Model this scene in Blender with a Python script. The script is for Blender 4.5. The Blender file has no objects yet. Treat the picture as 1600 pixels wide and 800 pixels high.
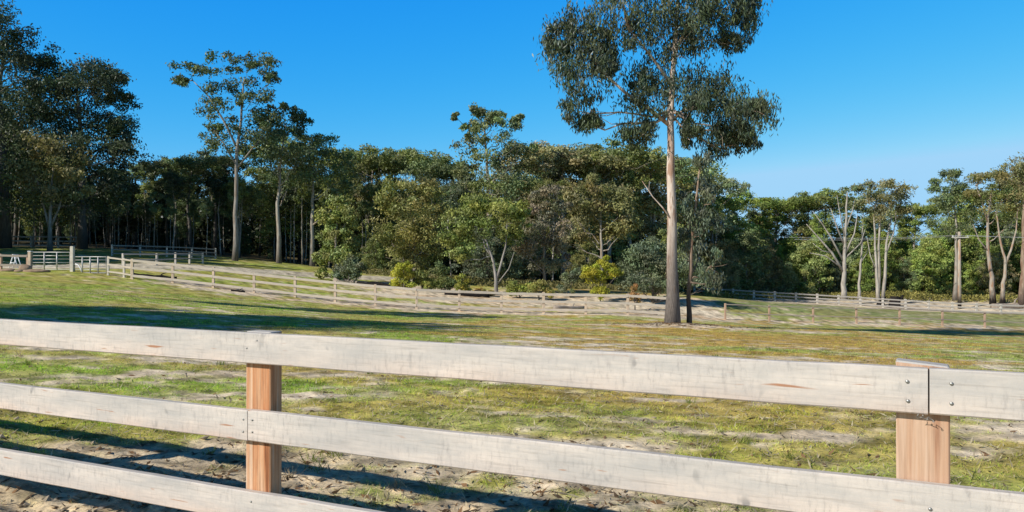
import bpy, math
import numpy as np
from mathutils import Vector

D2R = math.radians
F = 1250.0            # focal length of the photograph in its own pixels (1600 wide)
CZ = 1.6              # eye height
HY = 408.0            # horizon row
C = bpy.context.scene.collection
R0 = np.random.RandomState(7)

# ------------------------------------------------------------------ terrain
def wz(py, d): return CZ - (py - HY) / F * d
def wx(px, d): return (px - 800.0) / F * d
_A = []
for px, py, d in [
    (0, 424, 50), (112, 424, 50), (207, 436, 48.5), (335, 450, 48.2), (480, 467, 48), (640, 482, 47), (800, 489, 47.5),
    (1000, 492, 47.5), (1130, 500, 53), (1271, 504, 53.5), (1413, 507, 54), (1554, 512, 54.5), (1750, 520, 54.5),
    (1050, 510, 35), (800, 506, 33), (610, 497, 34), (1375, 518, 43), (1520, 521, 49),
    (0, 386, 85), (150, 388, 85), (370, 408, 80), (470, 414, 86), (80, 411, 62), (260, 411, 62),
    (530, 440, 63), (635, 452, 58), (775, 461, 60), (938, 466, 60), (1060, 466, 62),
    (820, 441, 102), (965, 455, 102), (1145, 466, 105), (1332, 477, 103), (1433, 484, 101), (1568, 491, 98),
    (1400, 466, 116), (1590, 470, 113), (1250, 462, 120), (600, 428, 95), (0, 455, 27.5), (-200, 450, 27),
]:
    _A.append((wx(px, d), d, wz(py, d)))
_A += [(-1.2, 3.9, .05), (1.34, 2.6, .05), (-4, 6, .15), (5, 7, .05), (0, 7, .10), (2.5, 4.5, .09), (-1, 5, .11), (0, 10, .02), (-8, 9, .18), (9, 10, -.12), (0, 14, -.2), (0, 0, .06), (-6, 0, .08),
       (6, 0, .04), (-30, 16, .9), (-40, 40, 1.6), (-62, 70, 3.0), (-75, 110, 4.6), (0, 130, -.5), (70, 150, -3), (-80, 160, 5), (60, 20, -3.2),
       (0, -60, .3), (-70, -40, 2), (70, -40, -3), (-300, 300, 6), (0, 300, 2), (300, 300, -2), (-400, -100, 3), (400, -100, -4), (0, -500, 0),
       (-2500, 0, 0), (2500, 0, 0), (0, 2500, 4), (0, -2500, 0)]
_A = np.array(_A)
def _tps(r2): return 0.5 * r2 * np.log(r2 + 1e-9)
def _fit():
    n = len(_A); X = _A[:, :2] / 50.0
    r2 = ((X[:, None] - X[None]) ** 2).sum(-1)
    K = _tps(r2) + np.eye(n) * 2e-3
    P = np.c_[np.ones(n), X]
    M = np.block([[K, P], [P.T, np.zeros((3, 3))]])
    return np.linalg.solve(M, np.r_[_A[:, 2], 0, 0, 0])
_W = _fit()
def smooth_height(x, y):
    x = np.atleast_1d(np.asarray(x, float)); y = np.atleast_1d(np.asarray(y, float))
    out = np.zeros(len(x)); X = _A[:, :2] / 50.0
    for s in range(0, len(x), 40000):
        q = np.c_[x[s:s + 40000], y[s:s + 40000]] / 50.0
        r2 = ((q[:, None] - X[None]) ** 2).sum(-1)
        out[s:s + 40000] = _tps(r2) @ _W[:-3] + _W[-3] + q @ _W[-2:]
    return out
def _hash(ix, iy, seed):
    h = (ix.astype(np.int64) * 374761393 + iy.astype(np.int64) * 668265263 + seed * 974711) & 0xffffffff
    h = ((h ^ (h >> 13)) * 1274126177) & 0xffffffff
    h = ((h ^ (h >> 16)) * 2246822519) & 0xffffffff
    return ((h ^ (h >> 15)) & 0xffffff) / float(0xffffff)
def vnoise(x, y, seed=0):
    ix = np.floor(x); iy = np.floor(y); fx = x - ix; fy = y - iy
    fx = fx * fx * (3 - 2 * fx); fy = fy * fy * (3 - 2 * fy)
    a = _hash(ix, iy, seed); b = _hash(ix + 1, iy, seed); c = _hash(ix, iy + 1, seed); d = _hash(ix + 1, iy + 1, seed)
    return (a * (1 - fx) + b * fx) * (1 - fy) + (c * (1 - fx) + d * fx) * fy
def fbm(x, y, seed=0, o=4):
    s = 0; a = 1; t = 0
    for k in range(o):
        s = s + a * vnoise(x * 2 ** k + 17.3 * k, y * 2 ** k - 9.1 * k, seed + k); t += a; a *= .55
    return s / t
def sstep(a, b, x):
    t = np.clip((x - a) / (b - a), 0, 1); return t * t * (3 - 2 * t)
def height(x, y):
    x = np.atleast_1d(np.asarray(x, float)); y = np.atleast_1d(np.asarray(y, float))
    h = smooth_height(x, y)
    r = np.hypot(x, y)
    h = h + (fbm(x / 1.1, y / 1.1, 3, 3) - .5) * .05 + (fbm(x / .17, y / .17, 5, 2) - .5) * .042 * (1 - sstep(12, 30, r))
    # loose spoil at the foot of the near fence, low mound under the gums
    fd = .45 * x + .89 * y - 2.92
    h = h + np.exp(-(fd / .8) ** 2) * (fbm(x / .35, y / .35, 8, 3) - .42) * .13
    h = h + .16 * np.exp(-(((x - 7.3) / 2.6) ** 2 + ((y - 34.6) / 1.4) ** 2))
    return h
def gz(x, y): return float(height(x, y)[0])

# forest edge: depth of its front along the photo's columns, height of the skyline
EDGE_P = [-400, -100, 300, 450, 600, 760, 1000, 1100, 1300, 1600, 1900]
EDGE_D = [84, 86, 88, 90, 92, 82, 86, 108, 124, 120, 118]
SKY_P = [-300, -100, 0, 60, 190, 215, 260, 300, 450, 520, 560, 650, 700, 850, 900, 950, 1020, 1100, 1140, 1200, 1260, 1330, 1450, 1540, 1600, 1900]
SKY_Y = [60, 110, 150, 200, 255, 268, 252, 245, 222, 240, 246, 246, 250, 234, 238, 232, 256, 285, 300, 318, 314, 308, 328, 292, 272, 250]
def col_of(x, y): return 800 + F * x / np.maximum(y, .5)
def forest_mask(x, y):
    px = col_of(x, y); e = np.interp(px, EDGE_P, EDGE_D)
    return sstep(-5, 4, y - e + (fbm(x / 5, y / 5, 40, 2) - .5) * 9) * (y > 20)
DRIVE = [(-62, 52), (-46, 53.5), (-36, 55), (-28, 57.5), (-22, 62), (-14, 70), (-4, 80), (6, 92)]
def seg_dist(x, y, pts):
    m = np.full(len(x), 1e9)
    for (ax, ay), (bx, by) in zip(pts[:-1], pts[1:]):
        t = np.clip(((x - ax) * (bx - ax) + (y - ay) * (by - ay)) / ((bx - ax) ** 2 + (by - ay) ** 2), 0, 1)
        m = np.minimum(m, np.hypot(x - ax - t * (bx - ax), y - ay - t * (by - ay)))
    return m
MID = [(wx(p, d), d) for p, d in [(207, 48.5), (480, 48), (640, 47), (800, 47.5), (1050, 47.5), (1133, 53), (1600, 54.5), (1800, 54.5)]]

def ground_masks(x, y):
    """grass cover 0..1, ochre 0..1, forest 0..1, vividness 0..1"""
    r = np.hypot(x, y)
    a = fbm(x / 2.6, y / 2.6, 11, 4); b = fbm(x / .55, y / .8, 21, 3); c = fbm(x / 7.5, y / 6.0, 31, 3)
    cover = .30 * a + .40 * b + .14 * c + .60 * (fbm(x / .95, y / .5, 34, 4) - .5) + .30 * (fbm(x / .3, y / .2, 35, 3) - .5) + .072
    cover = cover + .07 * np.exp(-((x + 5) / 6) ** 2 - ((y - 9) / 3) ** 2) + .06 * sstep(-10, -18, x)
    # barer strips beside the near fence and around the trees
    fd = .45 * x + .89 * y - 2.92
    cover = cover - .15 * np.exp(-((fd - .1) / 1.2) ** 2) * (.3 + 1.2 * a)
    cover = cover - .45 * np.exp(-(((x - 8.5) / 5) ** 2 + ((y - 34.2) / 1.3) ** 2))
    cover = cover + .20 * np.exp(-((x - 3.6) / 1.7) ** 2 - ((y - 5.4) / 2.0) ** 2)
    px = col_of(x, y)
    cover = cover + .10 * sstep(13, 24, y)
    # pale disturbed earth along the long fence
    md = seg_dist(x, y, MID)
    bank = np.exp(-((md) / 2.3) ** 2) * (fbm(x / 2, y / 1.2, 51, 3) + .2)
    cover = cover - .55 * bank * sstep(200, 330, px) * (1 - .45 * sstep(1080, 1180, px))
    cover = cover - .5 * sstep(50, 56, y) * (1 - sstep(60, 66, y)) * sstep(480, 700, px) * (1 - sstep(1080, 1150, px))
    cover = cover - .55 * sstep(97, 102, y) * sstep(1100, 1200, px) * (.6 + .6 * fbm(x / 3, y / 2, 61, 3))
    cov = sstep(.35, .57, cover)
    och = sstep(.44, .62, fbm(x / 3.0, y / 1.6, 71, 4)) * .9
    och = np.clip(och * (.35 + .75 * sstep(-8, 2, x)) + 1.0 * np.exp(-(((x - 7) / 9) ** 2 + ((y - 27.0) / 5) ** 2)) * sstep(.36, .56, fbm(x / 2.2, y / 1.0, 72, 3)), 0, 1)
    och = och * (.35 + .65 * sstep(6, 12, r))
    viv = fbm(x / 1.6, y / 1.1, 81, 3)
    viv = sstep(.42, .68, viv) * (.5 + .5 * sstep(4, -6, x))
    return cov, och, forest_mask(x, y), viv

def mixc(a, b, t): return a + (b - a) * t[:, None]
def ground_color(x, y):
    cov, och, fo, viv = ground_masks(x, y)
    n = len(x); px = col_of(x, y); md = seg_dist(x, y, MID)
    one = np.ones((n, 1))
    dirt = mixc(one * np.array([[.56, .445, .315]]), one * np.array([[.76, .665, .525]]), fbm(x / .8, y / .5, 91, 3))
    dirt = mixc(dirt, one * np.array([[.58, .37, .20]]), .6 * sstep(.5, .72, fbm(x / 1.8, y / 1.2, 92, 3)) * sstep(20, 30, y) * (1 - sstep(66, 72, y)))
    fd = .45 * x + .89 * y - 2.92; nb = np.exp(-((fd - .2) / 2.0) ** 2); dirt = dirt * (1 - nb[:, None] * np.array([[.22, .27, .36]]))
    g = mixc(one * np.array([[.255, .28, .055]]), one * np.array([[.47, .45, .165]]), fbm(x / .9, y / .9, 93, 3))
    g = mixc(g, one * np.array([[.265, .37, .045]]), viv * .7)
    g = mixc(g, one * np.array([[.50, .29, .085]]), och * .75)
    teal = sstep(50, 62, y) * sstep(1080, 1180, px)
    g = mixc(g, one * np.array([[.20, .255, .105]]), teal * .7)
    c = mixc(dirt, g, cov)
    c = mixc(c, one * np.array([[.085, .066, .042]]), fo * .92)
    dr = 1 - sstep(2.3, 3.4, seg_dist(x, y, DRIVE) + (fbm(x / 2, y / 2, 95, 2) - .5))
    c = mixc(c, one * np.array([[.55, .49, .41]]), dr * .9)
    sp = fbm(x / .22, y / .16, 98, 3); c = c * (1 - .45 * sstep(.52, .70, sp) * (1 - fo) + .25 * sstep(.48, .3, sp))[:, None]
    return c * 1.16 * (0.78 + .46 * fbm(x / .12, y / .12, 97, 2))[:, None]

# ------------------------------------------------------------------ node helpers
def new_mat(name):
    m = bpy.data.materials.new(name); m.use_nodes = True
    nt = m.node_tree; nt.nodes.clear()
    out = nt.nodes.new('ShaderNodeOutputMaterial')
    return m, nt, out
def N(nt, typ, **kw):
    n = nt.nodes.new(typ)
    for k, v in kw.items():
        if k.startswith('i_'):
            key = k[2:]; key = int(key) if key.isdigit() else key.replace('_', ' ')
            n.inputs[key].default_value = v
        else: setattr(n, k, v)
    return n
def ramp(nt, pts, fac=None):
    n = nt.nodes.new('ShaderNodeValToRGB'); e = n.color_ramp.elements
    while len(e) < len(pts): e.new(.5)
    for k, (p, c) in enumerate(pts):
        e[k].position = p; e[k].color = c if len(c) == 4 else (*c, 1)
    if fac is not None: nt.links.new(fac, n.inputs[0])
    return n
def mapping(nt, src, scale, rot=(0, 0, 0)):
    m = N(nt, 'ShaderNodeMapping'); m.inputs['Scale'].default_value = scale; m.inputs['Rotation'].default_value = rot
    nt.links.new(src, m.inputs[0]); return m.outputs[0]
def noise(nt, vec, scale, detail=4, rough=.55, dist=0):
    n = N(nt, 'ShaderNodeTexNoise'); n.inputs['Scale'].default_value = scale; n.inputs['Detail'].default_value = detail
    n.inputs['Roughness'].default_value = rough; n.inputs['Distortion'].default_value = dist
    nt.links.new(vec, n.inputs['Vector']); return n.outputs['Fac']
def mixrgb(nt, a, b, fac, mode='MIX'):
    n = nt.nodes.new('ShaderNodeMix'); n.data_type = 'RGBA'; n.blend_type = mode
    for sock, v in ((n.inputs[0], fac), (n.inputs[6], a), (n.inputs[7], b)):
        if isinstance(v, (int, float)): sock.default_value = v
        elif isinstance(v, tuple): sock.default_value = v if len(v) == 4 else (*v, 1)
        else: nt.links.new(v, sock)
    return n.outputs[2]
def math_(nt, op, a, b=0.0):
    n = nt.nodes.new('ShaderNodeMath'); n.operation = op
    for s, v in ((n.inputs[0], a), (n.inputs[1], b)):
        if isinstance(v, (int, float)): s.default_value = v
        else: nt.links.new(v, s)
    return n.outputs[0]
def bump(nt, h, strength, dist):
    b = N(nt, 'ShaderNodeBump'); b.inputs['Strength'].default_value = strength; b.inputs['Distance'].default_value = dist
    nt.links.new(h, b.inputs['Height']); return b.outputs[0]
def princ(nt, out, col, rough=.85, spec=.2, normal=None):
    p = N(nt, 'ShaderNodeBsdfPrincipled')
    if isinstance(col, tuple): p.inputs['Base Color'].default_value = (*col, 1)
    else: nt.links.new(col, p.inputs['Base Color'])
    p.inputs['Roughness'].default_value = rough; p.inputs['Specular IOR Level'].default_value = spec
    if normal is not None: nt.links.new(normal, p.inputs['Normal'])
    nt.links.new(p.outputs[0], out.inputs[0]); return p

# ------------------------------------------------------------------ materials
def mat_ground():
    m, nt, out = new_mat('ground')
    a = N(nt, 'ShaderNodeAttribute', attribute_name='gcol'); tc = N(nt, 'ShaderNodeTexCoord').outputs['Object']
    n1 = noise(nt, tc, 26, 5, .7); n2 = noise(nt, tc, 5, 4, .6)
    v = ramp(nt, [(.28, (.5, .5, .5)), (.5, (1, 1, 1)), (.75, (1.45, 1.4, 1.3))], n1)
    v2 = ramp(nt, [(.3, (.78, .78, .76)), (.7, (1.18, 1.16, 1.12))], n2)
    c = mixrgb(nt, mixrgb(nt, a.outputs['Color'], v.outputs[0], 1.0, 'MULTIPLY'), v2.outputs[0], 1.0, 'MULTIPLY')
    princ(nt, out, c, .95, .1, bump(nt, n1, .5, .02)); return m
def mat_grass():
    m, nt, out = new_mat('grass_blades')
    a = N(nt, 'ShaderNodeAttribute', attribute_name='tint').outputs['Color']
    d = N(nt, 'ShaderNodeBsdfDiffuse'); t = N(nt, 'ShaderNodeBsdfTranslucent'); x = N(nt, 'ShaderNodeMixShader'); x.inputs[0].default_value = .45
    nt.links.new(a, d.inputs[0]); nt.links.new(a, t.inputs[0]); nt.links.new(d.outputs[0], x.inputs[1]); nt.links.new(t.outputs[0], x.inputs[2])
    nt.links.new(x.outputs[0], out.inputs[0]); return m
def mat_leaf(name, gloss=.02, trans=.25, rough=.5):
    m, nt, out = new_mat(name)
    a = N(nt, 'ShaderNodeAttribute', attribute_name='tint').outputs['Color']
    oi = N(nt, 'ShaderNodeObjectInfo')
    c = mixrgb(nt, oi.outputs['Color'], a, 1.0, 'MULTIPLY')
    d = N(nt, 'ShaderNodeBsdfDiffuse'); t = N(nt, 'ShaderNodeBsdfTranslucent'); x = N(nt, 'ShaderNodeMixShader'); x.inputs[0].default_value = trans
    nt.links.new(c, d.inputs[0]); nt.links.new(mixrgb(nt, c, (1.0, 1.15, .6), 1.0, 'MULTIPLY'), t.inputs[0])
    nt.links.new(d.outputs[0], x.inputs[1]); nt.links.new(t.outputs[0], x.inputs[2])
    g = N(nt, 'ShaderNodeBsdfGlossy'); g.inputs['Roughness'].default_value = rough; g.inputs['Color'].default_value = (.8, .85, .9, 1)
    fr = N(nt, 'ShaderNodeLayerWeight'); fr.inputs[0].default_value = .3
    x2 = N(nt, 'ShaderNodeMixShader'); nt.links.new(math_(nt, 'MULTIPLY', fr.outputs['Fresnel'], gloss * 2.2), x2.inputs[0])
    nt.links.new(x.outputs[0], x2.inputs[1]); nt.links.new(g.outputs[0], x2.inputs[2])
    nt.links.new(x2.outputs[0], out.inputs[0]); return m
def mat_bark(name, lo, mid, hi, zlo, zhi, patch, scale=1.0):
    """lo: rough lower bark, mid/hi: smooth bark; patch: shed-bark streaks"""
    m, nt, out = new_mat(name)
    tc = N(nt, 'ShaderNodeTexCoord').outputs['Object']; oi = N(nt, 'ShaderNodeObjectInfo')
    sx = N(nt, 'ShaderNodeSeparateXYZ'); nt.links.new(tc, sx.inputs[0])
    n1 = noise(nt, mapping(nt, tc, (3 * scale, 3 * scale, .5 * scale)), 2.2, 5, .6)
    n2 = noise(nt, mapping(nt, tc, (9 * scale, 9 * scale, 1.2 * scale)), 3.0, 5, .65)
    up = ramp(nt, [(.32, mid), (.62, hi)], n1).outputs[0]
    pt = ramp(nt, [(.52, (0, 0, 0)), (.60, (1, 1, 1))], noise(nt, mapping(nt, tc, (2.2 * scale, 2.2 * scale, .42 * scale)), 1.7, 4, .6)).outputs[0]
    up = mixrgb(nt, up, patch, math_(nt, 'MULTIPLY', pt, .75))
    low = ramp(nt, [(.35, tuple(v * .55 for v in lo)), (.6, lo), (.8, tuple(min(1, v * 1.35) for v in lo))], n2).outputs[0]
    zz = math_(nt, 'ADD', sx.outputs['Z'], math_(nt, 'MULTIPLY', n1, 2.4))
    mr = N(nt, 'ShaderNodeMapRange'); mr.inputs[1].default_value = zlo + 1.2; mr.inputs[2].default_value = zhi + 1.2; nt.links.new(zz, mr.inputs[0])
    c = mixrgb(nt, low, up, mr.outputs[0])
    vv = ramp(nt, [(.0, (.82, .82, .84)), (1, (1.12, 1.1, 1.06))], oi.outputs['Random']).outputs[0]
    c = mixrgb(nt, c, vv, 1.0, 'MULTIPLY')
    princ(nt, out, c, .85, .15, bump(nt, n2, .55, .03)); return m
def mat_rail(name, a=(.63, .565, .51), b=(.44, .42, .40), warm=(.62, .46, .37), fine=1.0):
    m, nt, out = new_mat(name)
    tc = N(nt, 'ShaderNodeTexCoord').outputs['Object']; oi = N(nt, 'ShaderNodeObjectInfo')
    off = N(nt, 'ShaderNodeVectorMath', operation='MULTIPLY_ADD'); cmb = N(nt, 'ShaderNodeCombineXYZ')
    nt.links.new(math_(nt, 'MULTIPLY', oi.outputs['Random'], 37.0), cmb.inputs[0]); nt.links.new(cmb.outputs[0], off.inputs[2])
    off.inputs[1].default_value = (1, 1, 1); nt.links.new(tc, off.inputs[0]); p = off.outputs[0]
    sx = N(nt, 'ShaderNodeSeparateXYZ'); nt.links.new(tc, sx.inputs[0])
    broad = noise(nt, mapping(nt, p, (1.1, 6, 6)), 1.6, 4, .6)
    grain = noise(nt, mapping(nt, p, (2.2, 30, 55)), 1.7, 5, .65, .4)
    saw = noise(nt, mapping(nt, p, (62, 12, 17), (0, D2R(28), 0)), 1.0, 4, .75)
    sawm = noise(nt, mapping(nt, p, (1.4, 4, 4)), 1.3, 3, .5)
    c = ramp(nt, [(.3, b), (.62, a), (.8, tuple(min(1, v * 1.12) for v in a))], broad).outputs[0]
    zf = N(nt, 'ShaderNodeMapRange'); zf.inputs[1].default_value = .01; zf.inputs[2].default_value = -.075; nt.links.new(sx.outputs['Z'], zf.inputs[0])
    wn = ramp(nt, [(.35, (0, 0, 0)), (.7, (1, 1, 1))], noise(nt, mapping(nt, p, (.8, 2, 2)), 1.5, 3, .5)).outputs[0]
    c = mixrgb(nt, c, warm, math_(nt, 'MULTIPLY', math_(nt, 'MULTIPLY', zf.outputs[0], wn), .75))
    c = mixrgb(nt, c, ramp(nt, [(.25, (.62, .60, .58)), (.46, (.98, .98, .98)), (.8, (1.08, 1.07, 1.05))], grain).outputs[0], .8 * fine, 'MULTIPLY')
    sw = ramp(nt, [(.32, (.60, .60, .62)), (.46, (.97, .97, .97)), (.62, (1.06, 1.06, 1.06))], saw).outputs[0]
    swm = ramp(nt, [(.35, (.15, .15, .15)), (.65, (1, 1, 1))], sawm).outputs[0]
    c = mixrgb(nt, c, sw, math_(nt, 'MULTIPLY', swm, .75 * fine), 'MULTIPLY')
    # weather streaks running down the face, grey-black, here and there
    st = noise(nt, mapping(nt, p, (15, 3, 9)), 1.0, 2, .5); sm = noise(nt, mapping(nt, p, (2.6, 1, 3)), 1.0, 2, .5)
    stm = math_(nt, 'MULTIPLY', ramp(nt, [(.60, (0, 0, 0)), (.67, (1, 1, 1))], st).outputs[0], ramp(nt, [(.56, (0, 0, 0)), (.64, (1, 1, 1))], sm).outputs[0])
    c = mixrgb(nt, c, (.17, .165, .165), math_(nt, 'MULTIPLY', stm, .72 * fine))
    bl = ramp(nt, [(.42, (0, 0, 0)), (.66, (1, 1, 1))], noise(nt, mapping(nt, p, (3.2, 9, 9)), 1.6, 5, .72)).outputs[0]
    c = mixrgb(nt, c, (.39, .38, .37), math_(nt, 'MULTIPLY', bl, .42 * fine))
    # knots: small dark eyes, far apart
    vo = N(nt, 'ShaderNodeTexVoronoi'); vo.inputs['Scale'].default_value = 1.0; nt.links.new(mapping(nt, p, (2.3, 5, 7.0)), vo.inputs['Vector'])
    kn = ramp(nt, [(.035, (1, 1, 1)), (.075, (0, 0, 0))], vo.outputs['Distance']).outputs[0]
    c = mixrgb(nt, c, (.20, .135, .095), math_(nt, 'MULTIPLY', kn, .75 * fine))
    # rust-red gum pockets, long and thin
    gp = noise(nt, mapping(nt, p, (2.6, 8, 26)), 1.6, 2, .5, .3)
    gm = ramp(nt, [(.69, (0, 0, 0)), (.75, (1, 1, 1))], gp).outputs[0]
    c = mixrgb(nt, c, (.36, .155, .07), math_(nt, 'MULTIPLY', gm, .85 * fine))
    hgt = math_(nt, 'ADD', math_(nt, 'MULTIPLY', saw, .6), math_(nt, 'MULTIPLY', grain, .5))
    princ(nt, out, c, .82, .18, bump(nt, hgt, .38 * fine, .006)); return m
def mat_post(name, k=1.0):
    m, nt, out = new_mat(name)
    tc = N(nt, 'ShaderNodeTexCoord').outputs['Object']; oi = N(nt, 'ShaderNodeObjectInfo')
    ad = N(nt, 'ShaderNodeVectorMath', operation='ADD'); cm = N(nt, 'ShaderNodeCombineXYZ'); nt.links.new(math_(nt, 'MULTIPLY', oi.outputs['Random'], 19.0), cm.inputs[0])
    nt.links.new(tc, ad.inputs[0]); nt.links.new(cm.outputs[0], ad.inputs[1]); tc = ad.outputs[0]
    g = noise(nt, mapping(nt, tc, (17, 17, .45)), 1.5, 4, .6, .5); g2 = noise(nt, mapping(nt, tc, (90, 90, 1.8)), 1.2, 4, .6, .3); g3 = noise(nt, mapping(nt, tc, (30, 30, 6)), 1.2, 4, .7)
    c = ramp(nt, [(.30, (.23 * k, .085 * k, .035 * k)), (.40, (.47 * k, .20 * k, .085 * k)), (.52, (.55 * k, .31 * k, .17 * k)), (.62, (.57 * k, .40 * k, .28 * k)), (.76, (.62 * k, .48 * k, .37 * k))], g).outputs[0]
    c = mixrgb(nt, c, ramp(nt, [(.25, (.52, .44, .4)), (.5, (1, 1, 1)), (.8, (1.12, 1.1, 1.06))], g2).outputs[0], .8, 'MULTIPLY')
    c = mixrgb(nt, c, ramp(nt, [(.3, (.72, .7, .7)), (.6, (1.05, 1.05, 1.05))], g3).outputs[0], .7, 'MULTIPLY')
    oc = N(nt, 'ShaderNodeSeparateColor'); nt.links.new(oi.outputs['Color'], oc.inputs[0])
    c = mixrgb(nt, c, mixrgb(nt, (.47, .335, .25), ramp(nt, [(.32, (.42, .34, .30)), (.42, (.85, .8, .78)), (.5, (1, 1, 1)), (.62, (1.2, 1.2, 1.2))], g).outputs[0], 1.0, 'MULTIPLY'), math_(nt, 'MINIMUM', oc.outputs[0], .8))
    geo = N(nt, 'ShaderNodeNewGeometry'); nz = N(nt, 'ShaderNodeSeparateXYZ'); nt.links.new(geo.outputs['Normal'], nz.inputs[0])
    c = mixrgb(nt, c, (.50, .47, .44), math_(nt, 'GREATER_THAN', nz.outputs['Z'], .6))
    princ(nt, out, c, .8, .18, bump(nt, g2, .45, .004)); return m
def mat_plain(name, col, rough=.7, spec=.3, metal=0, var=.15, sc=8):
    m, nt, out = new_mat(name)
    tc = N(nt, 'ShaderNodeTexCoord').outputs['Object']; n = noise(nt, tc, sc, 4, .6)
    c = ramp(nt, [(.25, tuple(v * (1 - var) for v in col)), (.75, tuple(min(1, v * (1 + var)) for v in col))], n).outputs[0]
    p = princ(nt, out, c, rough, spec, bump(nt, n, .2, .01)); p.inputs['Metallic'].default_value = metal; return m

M = dict(
    ground=mat_ground(), grass=mat_grass(), leaf=mat_leaf('gum_leaves'), hleaf=mat_leaf('gum_leaves_glossy', .09, .16, .4),
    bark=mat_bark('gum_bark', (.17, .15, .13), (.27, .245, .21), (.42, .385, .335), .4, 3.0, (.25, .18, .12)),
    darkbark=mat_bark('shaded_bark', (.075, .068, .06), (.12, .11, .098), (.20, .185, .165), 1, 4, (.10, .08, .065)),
    hero=mat_bark('smooth_pink_bark', (.215, .185, .165), (.54, .41, .33), (.74, .63, .54), 1.6, 5.0, (.33, .165, .095)),
    thin=mat_bark('thin_brown_bark', (.14, .105, .085), (.26, .18, .13), (.40, .30, .22), 1.0, 3.2, (.20, .11, .07)),
    pale=mat_bark('pale_dead_wood', (.19, .175, .16), (.30, .275, .245), (.43, .40, .36), -1, 1.5, (.22, .19, .16)),
    burnt=mat_bark('blackened_base_bark', (.028, .024, .022), (.30, .255, .21), (.42, .37, .31), .8, 2.2, (.36, .20, .12)),
    rail=mat_rail('sawn_hardwood'), farrail=mat_rail('pale_rail', (.58, .505, .41), (.46, .40, .335), (.58, .47, .36), .5),
    brownrail=mat_rail('weathered_brown_rail', (.33, .28, .23), (.27, .235, .2), (.33, .23, .16), .5),
    greyrail=mat_rail('grey_rail', (.39, .36, .325), (.33, .305, .28), (.38, .32, .26), .5),
    post=mat_post('red_hardwood_post', 1.12), farpost=mat_plain('pale_hardwood_post', (.56, .44, .325), .8, .2, 0, .25, 2.5), greypost=mat_plain('grey_post', (.55, .51, .45)), whitepost=mat_plain('pale_post', (.58, .53, .46), .8, .2, 0, .25, 2.5),
    tanpost=mat_plain('tan_post', (.44, .30, .21), .8, .2, 0, .25, 2.5), steel=mat_plain('galvanised_steel', (.50, .49, .48), .45, .5, .35, .06), bolt=mat_plain('bolt_steel', (.30, .30, .29), .4, .5, .7, .1, 60),
    white=mat_plain('white_paint', (.75, .76, .78), .5, .3, 0, .04), rock=mat_plain('brown_rock', (.30, .215, .15), .9, .1, 0, .35, 3),
    litter=mat_grass(), char=mat_plain('charred_wood', (.022, .019, .018), .9, .1, 0, .4, 5), wire=mat_plain('cable', (.42, .43, .45), .6, .3, 0, .02),
    dead=mat_plain('dead_log', (.30, .25, .21), .9, .1, 0, .3, 3),
)

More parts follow.
